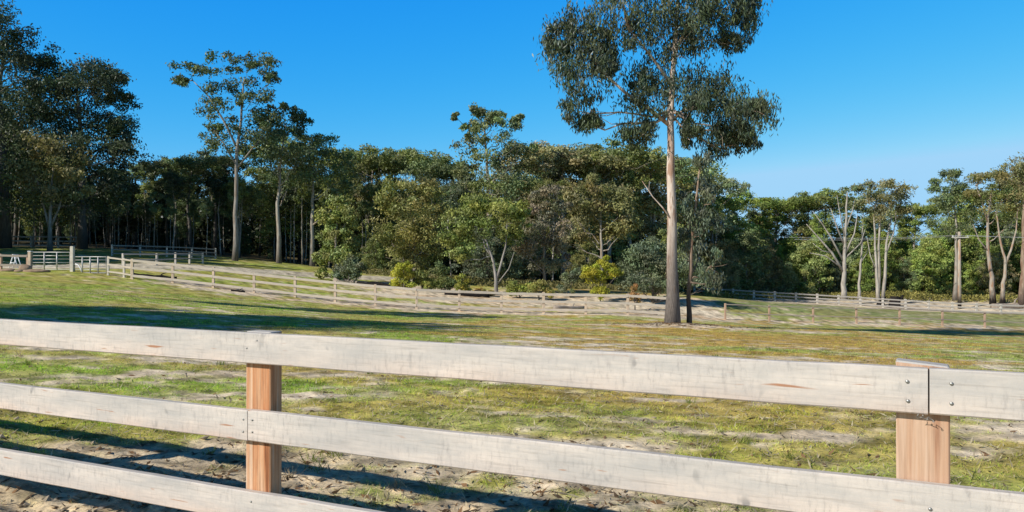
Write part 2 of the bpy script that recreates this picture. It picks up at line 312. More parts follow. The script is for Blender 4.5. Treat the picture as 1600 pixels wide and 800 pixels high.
# ------------------------------------------------------------------ mesh builders
class MB:
    def __init__(s): s.v = []; s.f = []; s.n = 0
    def add(s, v, f):
        s.v.append(np.asarray(v, float)); s.f += [tuple(i + s.n for i in q) for q in f]; s.n += len(v)
    def tube(s, pts, rad, seg=7, cap=True, jit=0, rng=None):
        pts = np.asarray(pts, float); k = len(pts); V = []; up = np.array([0.3, .95, .1])
        for i in range(k):
            t = pts[min(i + 1, k - 1)] - pts[max(i - 1, 0)]; t = t / (np.linalg.norm(t) + 1e-9)
            a = np.cross(t, up); a /= np.linalg.norm(a) + 1e-9; b = np.cross(t, a)
            for j in range(seg):
                th = 2 * math.pi * j / seg; r = rad[i] * (1 + (jit * (rng.rand() - .5) if jit else 0))
                V.append(pts[i] + r * (math.cos(th) * a + math.sin(th) * b))
        f = [(i * seg + j, i * seg + (j + 1) % seg, (i + 1) * seg + (j + 1) % seg, (i + 1) * seg + j) for i in range(k - 1) for j in range(seg)]
        if cap: f += [tuple(range(seg - 1, -1, -1)), tuple((k - 1) * seg + j for j in range(seg))]
        s.add(V, f)
    def box(s, c, d, ch=.0):
        """chamfered box: centre c, size d"""
        x, y, z = (q / 2 for q in d); ch = min(ch, x * .4, y * .4, z * .4)
        if ch <= 0:
            V = [(c[0] + i * x, c[1] + j * y, c[2] + k * z) for k in (-1, 1) for j in (-1, 1) for i in (-1, 1)]
            s.add(V, [(0, 2, 3, 1), (4, 5, 7, 6), (0, 1, 5, 4), (2, 6, 7, 3), (0, 4, 6, 2), (1, 3, 7, 5)]); return
        prof = [(-x + ch, -y), (x - ch, -y), (x, -y + ch), (x, y - ch), (x - ch, y), (-x + ch, y), (-x, y - ch), (-x, -y + ch)]
        V = []
        for zz, sc in ((-z, ch), (-z + ch, 0), (z - ch, 0), (z, ch)):
            for a, b in prof: V.append((c[0] + a - math.copysign(min(sc, abs(a)), a) * (sc > 0), c[1] + b - math.copysign(min(sc, abs(b)), b) * (sc > 0), c[2] + zz))
        f = [(i * 8 + j, i * 8 + (j + 1) % 8, (i + 1) * 8 + (j + 1) % 8, (i + 1) * 8 + j) for i in range(3) for j in range(8)]
        s.add(V, f + [tuple(range(7, -1, -1)), tuple(24 + j for j in range(8))])
    def plank(s, L, h, t, seg=10, ch=.004, wob=.0, rng=None):
        """a sawn board along x with chamfered arrises, top and bottom edges slightly wavy"""
        prof = [(-t / 2 + ch, -h / 2), (t / 2 - ch, -h / 2), (t / 2, -h / 2 + ch), (t / 2, h / 2 - ch), (t / 2 - ch, h / 2), (-t / 2 + ch, h / 2), (-t / 2, h / 2 - ch), (-t / 2, -h / 2 + ch)]
        V = []
        for i in range(seg + 1):
            wt, wb, wy = (rng.randn(3) * wob if rng is not None else (0, 0, 0))
            for a, b in prof: V.append((-L / 2 + L * i / seg, a + wy * .5, b + (wt if b > 0 else wb)))
        f = [(i * 8 + j, (i + 1) * 8 + j, (i + 1) * 8 + (j + 1) % 8, i * 8 + (j + 1) % 8) for i in range(seg) for j in range(8)]
        s.add(V, f + [tuple(range(8)), tuple(seg * 8 + 7 - j for j in range(8))])
    def mesh(s, name, smooth=False):
        me = bpy.data.meshes.new(name); me.from_pydata(np.concatenate(s.v).tolist(), [], s.f)
        if smooth: me.polygons.foreach_set('use_smooth', np.ones(len(me.polygons), bool))
        me.update(); return me
def quads_mesh(name, V, col=None, tri=False):
    """V: (n,4,3) or (n,3,3) separate faces; col: (n,3)"""
    n, k = V.shape[:2]
    me = bpy.data.meshes.new(name)
    me.vertices.add(n * k); me.vertices.foreach_set('co', V.reshape(-1).astype(np.float32))
    me.loops.add(n * k); me.loops.foreach_set('vertex_index', np.arange(n * k, dtype=np.int32))
    me.polygons.add(n); me.polygons.foreach_set('loop_start', np.arange(0, n * k, k, dtype=np.int32))
    if col is not None:
        a = me.attributes.new('tint', 'FLOAT_COLOR', 'POINT')
        a.data.foreach_set('color', np.repeat(np.c_[col, np.ones(n)], k, 0).astype(np.float32).reshape(-1))
    me.update(); me.validate(); return me
def link(name, me, mat=None, parent=None, loc=(0, 0, 0), rz=0):
    o = bpy.data.objects.new(name, me); C.objects.link(o); o.location = loc; o.rotation_euler = (0, 0, rz)
    if mat is not None and not me.materials: me.materials.append(mat)
    if parent: o.parent = parent
    return o
def thing(name, label, cat, loc=(0, 0, 0), rz=0, group=None):
    o = bpy.data.objects.new(name, None); C.objects.link(o); o.location = loc; o.rotation_euler = (0, 0, rz); o.empty_display_size = .3
    return tag(o, label, cat, group)
def tag(o, label, cat, group=None):
    o['label'] = label; o['category'] = cat
    if group: o['group'] = group
    return o

# ------------------------------------------------------------------ ground sheet
def build_ground():
    rr = [0.0, .6]
    while rr[-1] < 3000: rr.append(rr[-1] * (1.011 if rr[-1] < 130 else 1.06))
    rr = np.array(rr[1:])
    fine = np.arange(-48, 48.01, .24); rest = np.arange(52, 308.1, 4.0)
    az = np.radians(np.r_[fine, rest]); na = len(az); nr = len(rr)
    X = (rr[:, None] * np.sin(az)[None]).ravel(); Y = (rr[:, None] * np.cos(az)[None]).ravel()
    X = np.r_[0.0, X]; Y = np.r_[0.0, Y]
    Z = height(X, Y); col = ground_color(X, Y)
    me = bpy.data.meshes.new('ground')
    i = np.arange(nr - 1)[:, None]; j = np.arange(na)[None]; j2 = (j + 1) % na
    q = np.stack([1 + i * na + j, 1 + i * na + j2, 1 + (i + 1) * na + j2, 1 + (i + 1) * na + j], -1).reshape(-1, 4)[:, ::-1]
    t = np.stack([np.zeros(na, int), 1 + (np.arange(na) + 1) % na, 1 + np.arange(na)], -1)
    me.vertices.add(len(X)); me.vertices.foreach_set('co', np.c_[X, Y, Z].astype(np.float32).ravel())
    me.loops.add(q.size + t.size); me.loops.foreach_set('vertex_index', np.r_[q.ravel(), t.ravel()].astype(np.int32))
    me.polygons.add(len(q) + len(t))
    me.polygons.foreach_set('loop_start', np.r_[np.arange(len(q)) * 4, len(q) * 4 + np.arange(len(t)) * 3].astype(np.int32))
    a = me.attributes.new('gcol', 'FLOAT_COLOR', 'POINT'); a.data.foreach_set('color', np.c_[col, np.ones(len(col))].astype(np.float32).ravel())
    me.update(); me.validate()
    me.polygons.foreach_set('use_smooth', np.ones(len(me.polygons), bool))
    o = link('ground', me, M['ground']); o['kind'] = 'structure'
build_ground()

def build_grass():
    rng = np.random.RandomState(5); n = 330000
    r = np.exp(rng.uniform(math.log(2.4), math.log(46), n)); az = np.radians(rng.uniform(-40, 40, n))
    x = r * np.sin(az); y = r * np.cos(az)
    cov, och, fo, viv = ground_masks(x, y)
    clump = fbm(x / .16, y / .16, 140, 2)
    keep = rng.rand(n) < np.clip(cov * (.25 + 1.3 * sstep(.4, .62, clump)) + .05, 0, 1)
    x, y, r, cov, viv, clump = (q[keep] for q in (x, y, r, cov, viv, clump)); n = len(x)
    z = height(x, y) - .006; col = ground_color(x, y)
    h = (.010 + .022 * rng.rand(n) ** 1.7) * (.7 + .6 * cov) * (1 + .5 * viv); w = (.0022 + .00042 * r) * (.7 + .6 * rng.rand(n))
    th = rng.uniform(0, 2 * math.pi, n); lean = rng.normal(0, .7, (n, 2)) * h[:, None]
    ax = np.c_[np.cos(th), np.sin(th), np.zeros(n)] * w[:, None]
    p = np.c_[x, y, z]; tip = p + np.c_[lean, h]
    V = np.stack([p - ax, p + ax, tip], 1)
    dry = rng.rand(n) < (.42 - .3 * viv)
    c = col * rng.uniform(.85, 1.6, (n, 1)); c[~dry] = c[~dry] * np.array([.84, 1.1, .7]); c[dry] = c[dry] * .6 + np.array([.62, .50, .28]) * .4 * rng.uniform(.7, 1.3, (dry.sum(), 1))
    # dry weed tufts standing out of the turf
    TV = []; TC = []
    for k in range(110):
        tr = math.exp(rng.uniform(math.log(4.2), math.log(24))); ta = math.radians(rng.uniform(-38, 38)); tx, ty = tr * math.sin(ta), tr * math.cos(ta); nb = rng.randint(14, 34); hh = rng.uniform(.05, .13)
        a = rng.uniform(0, 6.28, nb); bx = tx + rng.normal(0, .035, nb); by = ty + rng.normal(0, .035, nb); bz = height(bx, by) - .005
        bp_ = np.c_[bx, by, bz]; sd = np.c_[np.cos(a), np.sin(a), np.zeros(nb)] * (.0018 + .00025 * tr); up = np.c_[rng.normal(0, .55, (nb, 2)) * hh, hh * rng.uniform(.4, 1.1, nb)]
        TV.append(np.stack([bp_ - sd, bp_ + sd, bp_ + up], 1)); base = np.array([.52, .42, .27]) if k % 3 == 0 else np.array([.26, .30, .07]); TC.append(base * rng.uniform(.6, 1.3, (nb, 1)))
    V = np.concatenate([V] + TV); c = np.concatenate([c] + TC)
    o = link('grass', quads_mesh('grass', V, np.clip(c, 0, .8)), M['grass']); o['kind'] = 'stuff'; o['label'] = 'short patchy paddock grass, green with dry tufts'
build_grass()

def build_litter():
    rng = np.random.RandomState(15); n = 75000
    r = np.exp(rng.uniform(math.log(2.6), math.log(22), n)); az = np.radians(rng.uniform(-40, 40, n)); x = r * np.sin(az); y = r * np.cos(az)
    cov = ground_masks(x, y)[0]; fd = .45 * x + .89 * y - 2.92
    straw = rng.rand(n) < .62
    keep = rng.rand(n) < (.10 + .55 * straw * cov + (.5 - .45 * straw) * (1 - cov) * np.exp(-(fd / 2.2) ** 2) + .12 * (1 - cov)); x, y, r, straw = x[keep], y[keep], r[keep], straw[keep]; n = len(x)
    z = height(x, y) + .006 + .010 * straw
    L = rng.uniform(.02, .055, n); W = L * np.where(straw, .11, rng.uniform(.16, .4, n)); L = L * np.where(straw, .75 + .05 * r, 1); th = rng.uniform(0, 6.28, n); ti = rng.normal(0, .35, (n, 2))
    d = np.c_[np.cos(th), np.sin(th), ti[:, 0]] * L[:, None]; s = np.c_[-np.sin(th), np.cos(th), ti[:, 1]] * W[:, None]
    p = np.c_[x, y, z]
    V = np.stack([p - d, p - s, p + d, p + s], 1)
    pal = np.array([[.40, .33, .24], [.27, .17, .10], [.17, .125, .085], [.46, .40, .32], [.33, .20, .11]])
    c = pal[rng.randint(0, 5, n)] * rng.uniform(.7, 1.2, (n, 1))
    m2 = 700; ba = rng.uniform(0, 6.28, m2); br = .3 + np.abs(rng.normal(0, 1.1, m2)); x2 = 7.1 + br * np.cos(ba) * 1.3; y2 = 35 + br * np.sin(ba); L2 = rng.uniform(.05, .28, m2); a2 = rng.uniform(0, 6.28, m2)
    p2 = np.c_[x2, y2, height(x2, y2) + .015]; d2 = np.c_[np.cos(a2), np.sin(a2), rng.normal(0, .15, m2)] * L2[:, None]; s2 = np.c_[-np.sin(a2), np.cos(a2), rng.normal(0, .3, m2)] * .022
    c[straw] = np.array([.62, .54, .38]) * rng.uniform(.6, 1.3, (straw.sum(), 1))
    o = link('leaf_litter', quads_mesh('leaf_litter', np.concatenate([V, np.stack([p2 - d2, p2 - s2, p2 + d2, p2 + s2], 1)]), np.concatenate([c, pal[rng.randint(0, 5, m2)] * rng.uniform(.6, 1.1, (m2, 1))])), M['litter']); o['kind'] = 'stuff'; o['label'] = 'dry leaves, bark chips and clods along the near fence'
    # clods of dug earth near the posts
    b = MB(); m = 0
    while m < 900:
        x, y = rng.uniform(-5.5, 3.5), rng.uniform(2.2, 8); fd = .45 * x + .89 * y - 2.92
        if rng.rand() > math.exp(-(fd / .9) ** 2) * .9 + .03: continue
        m += 1; s = .008 + .028 * rng.rand() ** 3
        pts = rng.normal(0, 1, (8, 3)); V = []
        for k in range(6):
            q = [(1, 0, 0), (-1, 0, 0), (0, 1, 0), (0, -1, 0), (0, 0, 1), (0, 0, -1)][k]; V.append(np.array(q) * s * rng.uniform(.7, 1.3, 3) * np.array([1.2, 1, .75]) + rng.normal(0, s * .2, 3))
        b.add(np.array(V) + np.array([x, y, gz(x, y) + s * .3]), [(0, 2, 4), (2, 1, 4), (1, 3, 4), (3, 0, 4), (2, 0, 5), (1, 2, 5), (3, 1, 5), (0, 3, 5)])
    o = link('dirt_clods', b.mesh('dirt_clods'), mat_plain('clod', (.33, .27, .195), .95, .05, 0, .35, 12)); o['kind'] = 'stuff'; o['label'] = 'crumbled pale earth clods beside the near fence'
build_litter()

# ------------------------------------------------------------------ near fence
U = np.array([.898, -.440]); P1 = np.array([-1.22, 3.90]) - .045 * U; SP = 2.911
RZ = math.atan2(U[1], U[0])
def near_fence():
    rng = np.random.RandomState(21)
    t = thing('timber_fence', 'big pale rough-sawn timber rail fence with red-brown posts, crossing closest to the viewer', 'fence', (P1[0], P1[1], gz(*P1)), RZ)
    z0 = t.location.z
    W, DP, RT = .160, .085, .042
    # local frame: x along the fence, -y towards the viewer. posts stand behind the rails
    rails_z = {'top': 1.25 - .075, 'mid': .87 - .075, 'low': .475 - .075}
    for k in range(-2, 4):
        b = MB(); gx = P1 + U * SP * k; zb = gz(*gx) - .35 - z0; ztop = 1.25 + (.003 if k != 1 else .016) - z0
        b.box((0, 0, (zb + ztop) / 2), (W, DP, ztop - zb), .005)
        me = b.mesh('post')
        if k == 1:
            for v in me.vertices:
                if v.co.x > .05 and v.co.z > ztop - .05: v.co.z -= .012
        o = link('post', me, M['post'], t, (SP * k, RT / 2 + DP / 2 + .001, 0), 0); o.color = ((.62 if k == 1 else .12), 0, 0, 1)
        o.rotation_euler = (0, 0, [.03, .0, 0, 0, -.02, .01][k + 2])
    def rail(x0, x1, z, zl=0.0, zr=0.0, nails=()):
        L = x1 - x0; b = MB(); b.plank(L, .150, RT, max(8, int(L / .22)), .005, .0007, rng)
        me = b.mesh('rail')
        o = link('rail', me, M['rail'], t, ((x0 + x1) / 2, 0, z - z0)); o.rotation_euler = (0, -math.atan2(zr - zl, L), 0)
        for nx, nz, rr in nails:
            nb = MB(); ring = 12
            pr = [(rr * 1.0, 0), (rr, .35), (rr * .75, .75), (rr * .35, .95), (.0001, 1.0)]
            V = [(a * math.cos(2 * math.pi * j / ring), -q * rr * .55, a * math.sin(2 * math.pi * j / ring)) for a, q in pr for j in range(ring)]
            nb.add(V, [(i * ring + j, i * ring + (j + 1) % ring, (i + 1) * ring + (j + 1) % ring, (i + 1) * ring + j) for i in range(4) for j in range(ring)])
            # square washer under the head
            if rr > .009: nb.box((0, .0, 0), (rr * 2.9, .004, rr * 2.9), .0005)
            link('bolt', nb.mesh('bolt', True), M['bolt'], o, (nx - (x0 + x1) / 2, -RT / 2 - .0015, nz))
        return o
    g = .0035
    zt, zm, zl = rails_z['top'], rails_z['mid'], rails_z['low']
    jt = SP + .018
    rail(jt - 2 * SP, jt - g, zt, .004, 0, [(SP - .046, .030, .006), (SP - .044, -.034, .006), (SP*0 - .03, .0, .004), (.035, .04, .004)])
    rail(jt - 4 * SP, jt - 2 * SP - g, zt, 0, .0)
    rail(jt + g * .4, jt + 2 * SP, zt - .002, 0, -.003, [(SP + .082, .030, .006), (SP + .082, -.034, .006)])
    jm = -.023
    rail(jm - 2 * SP, jm - g, zm, .0, 0, [(jm - .028, .03, .005), (jm - .03, -.03, .005)])
    rail(jm, jm + 2 * SP, zm + .002, 0.0, -.0, [(jm + .03, .03, .005), (jm + .03, -.028, .005), (SP + .02, -.005, .006)])
    rail(jm + 2 * SP + g, jm + 4 * SP, zm)
    jl = SP + .0
    rail(jl - 2 * SP, jl - g, zl, 0, 0, [(.0, .03, .005), (.01, -.03, .005)])
    rail(jl - 4 * SP, jl - 2 * SP - g, zl, 0, 0)
    rail(jl, jl + 2 * SP, zl)
    # twist of wire left hanging at the join
    b = MB(); p = []
    for k in range(26):
        a = k * .9; p.append((SP - .01 + .006 * math.cos(a) + k * .0022 - .01, -RT / 2 - .004 - .004 * math.sin(a), zt - .072 - z0 - .012 * abs(math.sin(k * .35)) - k * .0006))
    b.tube(p, [.0011] * len(p), 5); link('wire_twist', b.mesh('wire_twist', True), M['bolt'], t)
near_fence()

# ------------------------------------------------------------------ paddock fences further off
def resample(pts, sp):
    pts = [np.array(p, float) for p in pts]; out = [pts[0]]; acc = 0
    for a, b in zip(pts[:-1], pts[1:]):
        L = np.linalg.norm(b - a); s = sp - acc
        while s <= L: out.append(a + (b - a) * s / L); s += sp
        acc = (acc + L) % sp
    return out
def fence(label, posts, h=1.2, nr=3, pw=.15, rh=.145, rmat='farrail', pmat='farpost', over=.03, low=.22, group=None, two=True, seed=0, bow=.015, gap=()):
    rng = np.random.RandomState(seed + 100)
    p = [(x, y, gz(x, y)) for x, y in posts]
    t = thing('paddock_fence', label, 'fence', p[0], 0, group); o0 = np.array(p[0])
    for x, y, z in p:
        b = MB(); hh = h + over + rng.uniform(-.02, .03); b.box((0, 0, hh / 2 - .2), (pw, pw * .8, hh + .4), .01)
        q = link('post', b.mesh('post'), M[pmat], t, np.array((x, y, z)) - o0, rng.uniform(-.1, .1)); q.rotation_euler.x = rng.normal(0, bow)
    for i in range(len(p) - 1):
        a = np.array(p[i]); c = np.array(p[i + 1])
        for k in range(nr):
            if (i, k) in gap: continue
            z = low + (h - rh / 2 - low) * k / max(1, nr - 1); d = c - a; L = np.linalg.norm(d)
            b = MB(); b.plank(L - .006, rh, .04, 4, .004, .004, rng)
            yaw = math.atan2(d[1], d[0]); off = np.array([math.sin(yaw), -math.cos(yaw), 0]) * (pw * .4 + .023)
            r = link('rail', b.mesh('rail'), M[rmat], t, (a + c) / 2 + off + (0, 0, z + rng.uniform(-.012, .012)) - o0)
            r.rotation_euler = (0, -math.asin(d[2] / L), yaw)
    return t
long_posts = resample(MID, 2.5)
k_split = next(i for i, q in enumerate(long_posts) if 800 + F * q[0] / q[1] > 1078)
fence('long pale three-rail fence running downhill from the gate to the tall gum', long_posts[:k_split], 1.2, 3, seed=1)
# beyond the tall gum the same line goes on with dull brown rails
fence('dull brown fence with widely spaced orange posts running on past the tall gum', resample([(wx(1133, 53), 53), (wx(1600, 54.5), 54.5), (wx(1850, 54.5), 54.5)], 3.0), 1.05, 2, .125, .06, 'brownrail', 'tanpost', seed=2, low=.45)
bp = resample([(wx(1085, 108), 108), (wx(1145, 105), 105), (wx(1332, 103), 103), (wx(1433, 101), 101), (wx(1568, 98), 98), (wx(1800, 94), 94)], 2.65)
fence('far three-rail fence with stout pale posts below the scrubby bank', bp, 1.15, 3, .26, .16, 'greyrail', 'whitepost', seed=3, over=.08)
fence('shaded grey fence in front of the tall dark forest, beyond the driveway', resample([(wx(-120, 84), 84), (wx(60, 85), 85), (wx(165, 86), 86)], 2.7), 1.2, 3, .16, .15, 'greyrail', 'greypost', seed=4)
fence('short fence with small pale posts in tree shade beside the driveway', resample([(wx(192, 58.5), 58.5), (wx(255, 60), 60), (wx(330, 68), 68)], 2.3), .85, 2, .14, .10, 'greyrail', 'whitepost', seed=5, low=.4)
fence('low dark rails at the forest foot above the short driveway fence', resample([(wx(175, 74), 74), (wx(250, 77), 77), (wx(352, 82), 82)], 2.5), 1.0, 3, .14, .11, 'brownrail', 'greypost', seed=9)
fence('distant pale fence glimpsed through the trunks behind the green shrubs', resample([(wx(560, 100), 100), (wx(820, 102), 102), (wx(1010, 102), 102)], 2.7), 1.2, 3, .16, .15, 'farrail', 'farpost', seed=6)
fence('stub of two-rail fence between the pipe gate and the long pale fence', [(wx(169, 49.3), 49.3), (wx(194, 49), 49), (wx(206, 48.8), 48.8)], 1.15, 3, .12, .1, 'farrail', 'whitepost', seed=7)
fence('brown fence end running off from the gate post beside the earth heap', [(wx(-120, 51), 51), (wx(-58, 50.7), 50.7), (wx(1, 50.4), 50.4), (wx(44, 50.2), 50.2)], 1.0, 2, .17, .13, 'brownrail', 'post', seed=8, low=.35)

# gates and gate posts
def gate(label, pa, pb, da, db, h, nv, brace, nh=5):
    a = np.array((wx(pa, da), da)); b2 = np.array((wx(pb, db), db)); L = np.linalg.norm(b2 - a); yaw = math.atan2(*(b2 - a)[::-1])
    za, zb = gz(*a), gz(*b2)
    t = thing('pipe_gate', label, 'gate', (a[0], a[1], min(za, zb) + .12), yaw)
    fr = MB(); r = .026
    fr.tube([(0, 0, 0), (0, 0, h), (L, 0, h), (L, 0, 0), (0, 0, 0)], [r] * 5, 8); link('frame', fr.mesh('frame', True), M['steel'], t)
    for k in range(1, nh): 
        q = MB(); q.tube([(.02, 0, h * k / nh), (L - .02, 0, h * k / nh)], [.02] * 2, 6); link('bar', q.mesh('bar', True), M['steel'], t)
    for k in range(1, nv + 1):
        q = MB(); x = L * k / (nv + 1); q.tube([(x, -.025, .02), (x, -.025, h - .02)], [.04] * 2, 6); link('upright', q.mesh('upright', True), M['steel'], t)
    if brace:
        q = MB(); q.tube([(.05, -.03, h * .55), (L * .12, -.03, h * .5), (L * .2, -.03, h * .25), (L * .24, -.03, .03)], [.035] * 4, 6); link('brace', q.mesh('brace', True), M['white'], t)
gate('closed pipe gate with two uprights between the low brown post and tall pale post', 50, 109, 50.2, 50, 1.08, 2, False)
gate('pipe gate with curved white corner brace, hung from the tall pale gate post', 117, 166, 49.9, 49.4, 1.0, 3, True)
def gate_post(label, px, d, h, w, mat):
    x, y = wx(px, d), d; b = MB(); b.box((0, 0, h / 2 - .25), (w, w, h + .5), .02)
    o = link('gate_post', b.mesh('gate_post'), mat, None, (x, y, gz(x, y))); return tag(o, label, 'post')
p_ = gate_post('tall square pale timber post standing between the two pipe gates', 113, 49.9, 1.58, .21, M['whitepost'])
p_ = gate_post('low weathered brown gate post with a white cap, beside the earth heap', 47, 50.2, 1.22, .2, M['farpost'])
cb = MB(); cb.box((0, 0, 1.24), (.23, .23, .05), .008); link('cap', cb.mesh('cap'), M['white'], p_)
# small white A-shaped frame in the shade by the track
x, y = wx(24, 54), 54
t = thing('trestle', 'small white A-shaped trestle standing in the shade by the gate', 'trestle', (x, y, gz(x, y)))
for s in (-1, 1):
    q = MB(); q.tube([(-.3 * s, -.2, 0), (-.02 * s, -.2, .85)], [.035, .035], 6); link('leg', q.mesh('leg', True), M['white'], t)
    q = MB(); q.tube([(-.3 * s, .2, 0), (-.02 * s, .2, .85)], [.035, .035], 6); link('leg', q.mesh('leg', True), M['white'], t)
q = MB(); q.tube([(0, -.3, .87), (0, .3, .87)], [.045, .045], 8); link('top_bar', q.mesh('top_bar', True), M['white'], t)
q = MB(); q.tube([(-.2, -.23, .33), (.2, -.23, .33)], [.03, .03], 6); link('crossbar', q.mesh('crossbar', True), M['white'], t)

# rocks and earth heaps by the gate, logs and stumps
def blob(rng, rad, n=10, m=7, rough=.28):
    V = []; b = MB(); s = rng.randint(1000)
    for i in range(m + 1):
        ph = math.pi * i / m
        for j in range(n):
            th = 2 * math.pi * j / n; d = np.array([math.sin(ph) * math.cos(th), math.sin(ph) * math.sin(th), math.cos(ph)])
            k = 1 + rough * (2 * float(fbm(np.array([d[0] * 1.4 + d[2] * .7 + s]), np.array([d[1] * 1.4 - d[2] * .5 + s]), 5, 3)[0]) - 1) * (1 if 0 < i < m else 0)
            V.append(d * np.array(rad) * k)
    b.add(V, [(i * n + j, (i + 1) * n + j, (i + 1) * n + (j + 1) % n, i * n + (j + 1) % n) for i in range(m) for j in range(n)])
    return b
for k, (px, d, rad, lab) in enumerate([
        (40, 49.6, (.42, .35, .3), 'rust-brown heap of earth leaning against the low gate post'),
        (12, 49.2, (.5, .35, .12), 'flat brown boulder in the grass beside the brown fence'),
        (30, 48.8, (.3, .25, .10), 'small brown boulder between the flat boulder and earth heap'),
        (58, 48.9, (.8, .4, .13), 'low grey-brown spoil mound just inside the pipe gate')]):
    x, y = wx(px, d), d
    tag(link('earth_mound' if k in (0, 3) else 'boulder', blob(np.random.RandomState(k), rad, 14, 9).mesh('boulder', True), M['rock'], None, (x, y, gz(x, y) + rad[2] * .45)), lab, 'mound' if k in (0, 3) else 'rock')
for k, (px, d, L, r, rz, mat, lab) in enumerate([
        (372, 47.6, .8, .07, .1, 'char', 'short dark log lying in grass below the long pale fence'),
        (242, 50.5, 2.6, .12, .25, 'char', 'dark log shape standing in for shadow bars behind the upper end of the long fence'),  # bars of shade near the drive, put in as a solid black log shape
        (1578, 104, 5.0, .42, .12, 'dead', 'thick red-brown fallen log beyond the far fence'),
        (548, 60.5, 2.6, .2, -.1, 'dead', 'brown fallen branch wood at the foot of the columnar gum'),
        (890, 51.5, 2.4, .13, .5, 'dead', 'fallen grey branch on the bare bank behind the fence'),
        (1005, 50.5, 1.8, .12, -.2, 'dead', 'short orange-brown log near the tall gum, behind the fence'),
        (730, 57, 3.2, .16, .08, 'char', 'long black log in the shade of the forked white gum'),
        (600, 59.5, 4.0, .16, .03, 'char', 'black fallen trunk on the grass beside the round yellow bush')]):
    x, y = wx(px, d), d; rng = np.random.RandomState(50 + k); b = MB()
    n = 7; P = [(-L / 2 + L * i / (n - 1), rng.normal(0, .03), rng.normal(0, .02)) for i in range(n)]
    b.tube(P, [r * (1.1 - .35 * i / (n - 1)) * rng.uniform(.9, 1.1) for i in range(n)], 9, True, .15, rng)
    b.tube([(L * .1, 0, 0), (L * .16, .1, r * 1.8), (L * .26, .2, r * 2.6)], [r * .35, r * .28, r * .15], 6)
    o = link('fallen_log', b.mesh('fallen_log', True), M[mat], None, (x, y, gz(x, y) + r * .7), rz); tag(o, lab, 'log')
    za, zb = gz(x - L / 2 * math.cos(rz), y - L / 2 * math.sin(rz)), gz(x + L / 2 * math.cos(rz), y + L / 2 * math.sin(rz)); o.rotation_euler = (0, -math.atan2(zb - za, L), rz)
for k, (px, d, r, h, lab) in enumerate([(1398, 105, .75, 1.3, 'squat burnt black stump behind the far fence'), (1376, 106, .5, 1.0, 'smaller burnt black stump beside the multi-stemmed gum')]):
    x, y = wx(px, d), d; rng = np.random.RandomState(70 + k); b = MB()
    b.tube([(0, 0, -.2), (0, 0, .15), (.04, 0, h * .5), (.1, .02, h)], [r * 1.25, r, r * .8, r * .72], 11, True, .3, rng)
    b.tube([(r * .5, 0, h * .5), (r * 1.2, 0, h * .85), (r * 1.5, .1, h * 1.15)], [r * .4, r * .3, r * .12], 7)
    tag(link('burnt_stump', b.mesh('burnt_stump'), M['char'], None, (x, y, gz(x, y))), lab, 'stump')

# ------------------------------------------------------------------ trees
def unit(v): return v / (np.linalg.norm(v, axis=-1, keepdims=True) + 1e-9)
def leaves(rng, clumps, leaf, per, hang=.0, sub=(.32, .52), nsub=8, upper=.45, var=.35, spread=1.0):
    """clumps (x,y,z,rx,ry,rz) -> leaf faces. Each clump is broken into smaller tufts spread through its volume, each tuft into leaves"""
    VS = []; CS = []
    for c in clumps:
        cx, cy, cz, rx, ry, rz = c
        ns = max(3, int(nsub * rng.uniform(.8, 1.25)))
        ct = rng.uniform(.85, 1.15)
        for _ in range(ns):
            d = unit(rng.normal(0, 1, 3)); 
            if d[2] < 0 and rng.rand() < upper: d[2] = -d[2]
            rad = rng.uniform(.15, 1.0) ** .55 * spread
            s = np.array([cx, cy, cz]) + d * np.array([rx, ry, rz]) * rad
            sr = min(rx, rz * 1.5) * rng.uniform(*sub)
            n = int(per * rng.uniform(.7, 1.3))
            e = unit(rng.normal(0, 1, (n, 3))); fl = (e[:, 2] < 0) & (rng.rand(n) < upper); e[fl, 2] *= -1
            q = s + e * sr * np.array([1.15, 1.15, .72 + .6 * hang]) * (rng.uniform(.1, 1.25, (n, 1)) ** .5)
            q += rng.normal(0, .17 * sr, (n, 3))
            nn = unit(e * .75 + rng.normal(0, .6, (n, 3)) + np.array([0, 0, .25]) * (1 - hang))
            ax = unit(np.cross(nn, rng.normal(0, 1, (n, 3))) * (1 - hang) + np.array([0, 0, -1.0]) * hang + rng.normal(0, .28, (n, 3)) * hang)
            nn = unit(nn - ax * (nn * ax).sum(1, keepdims=True)); sd = np.cross(nn, ax)
            L = leaf[0] * rng.uniform(.65, 1.35, (n, 1)); W = leaf[1] * rng.uniform(.7, 1.3, (n, 1))
            VS.append(np.stack([q - ax * L * .5, q + sd * W * .5 - ax * L * .08, q + ax * L * .5, q - sd * W * .5 - ax * L * .08], 1))
            t = ct * rng.uniform(1 - var * .5, 1 + var * .5)
            tint = np.ones((n, 3)) * t * rng.uniform(1 - var, 1 + var, (n, 1)); tint[:, 0] *= rng.uniform(.9, 1.18); tint[:, 2] *= rng.uniform(.8, 1.2)
            CS.append(tint)
    return np.concatenate(VS), np.concatenate(CS)
def limb(b, rng, p0, p1, r0, r1, sag=.12, seg=6, n=6, wig=.04):
    p0 = np.array(p0, float); p1 = np.array(p1, float); L = np.linalg.norm(p1 - p0); P = []
    for i in range(n):
        u = i / (n - 1); q = p0 + (p1 - p0) * u; q = q + np.array([0, 0, -sag * L * math.sin(math.pi * u)]) + (rng.normal(0, wig * L, 3) if 0 < i < n - 1 else 0); P.append(q)
    b.tube(P, [r0 + (r1 - r0) * (i / (n - 1)) ** .8 for i in range(n)], seg)
    return P
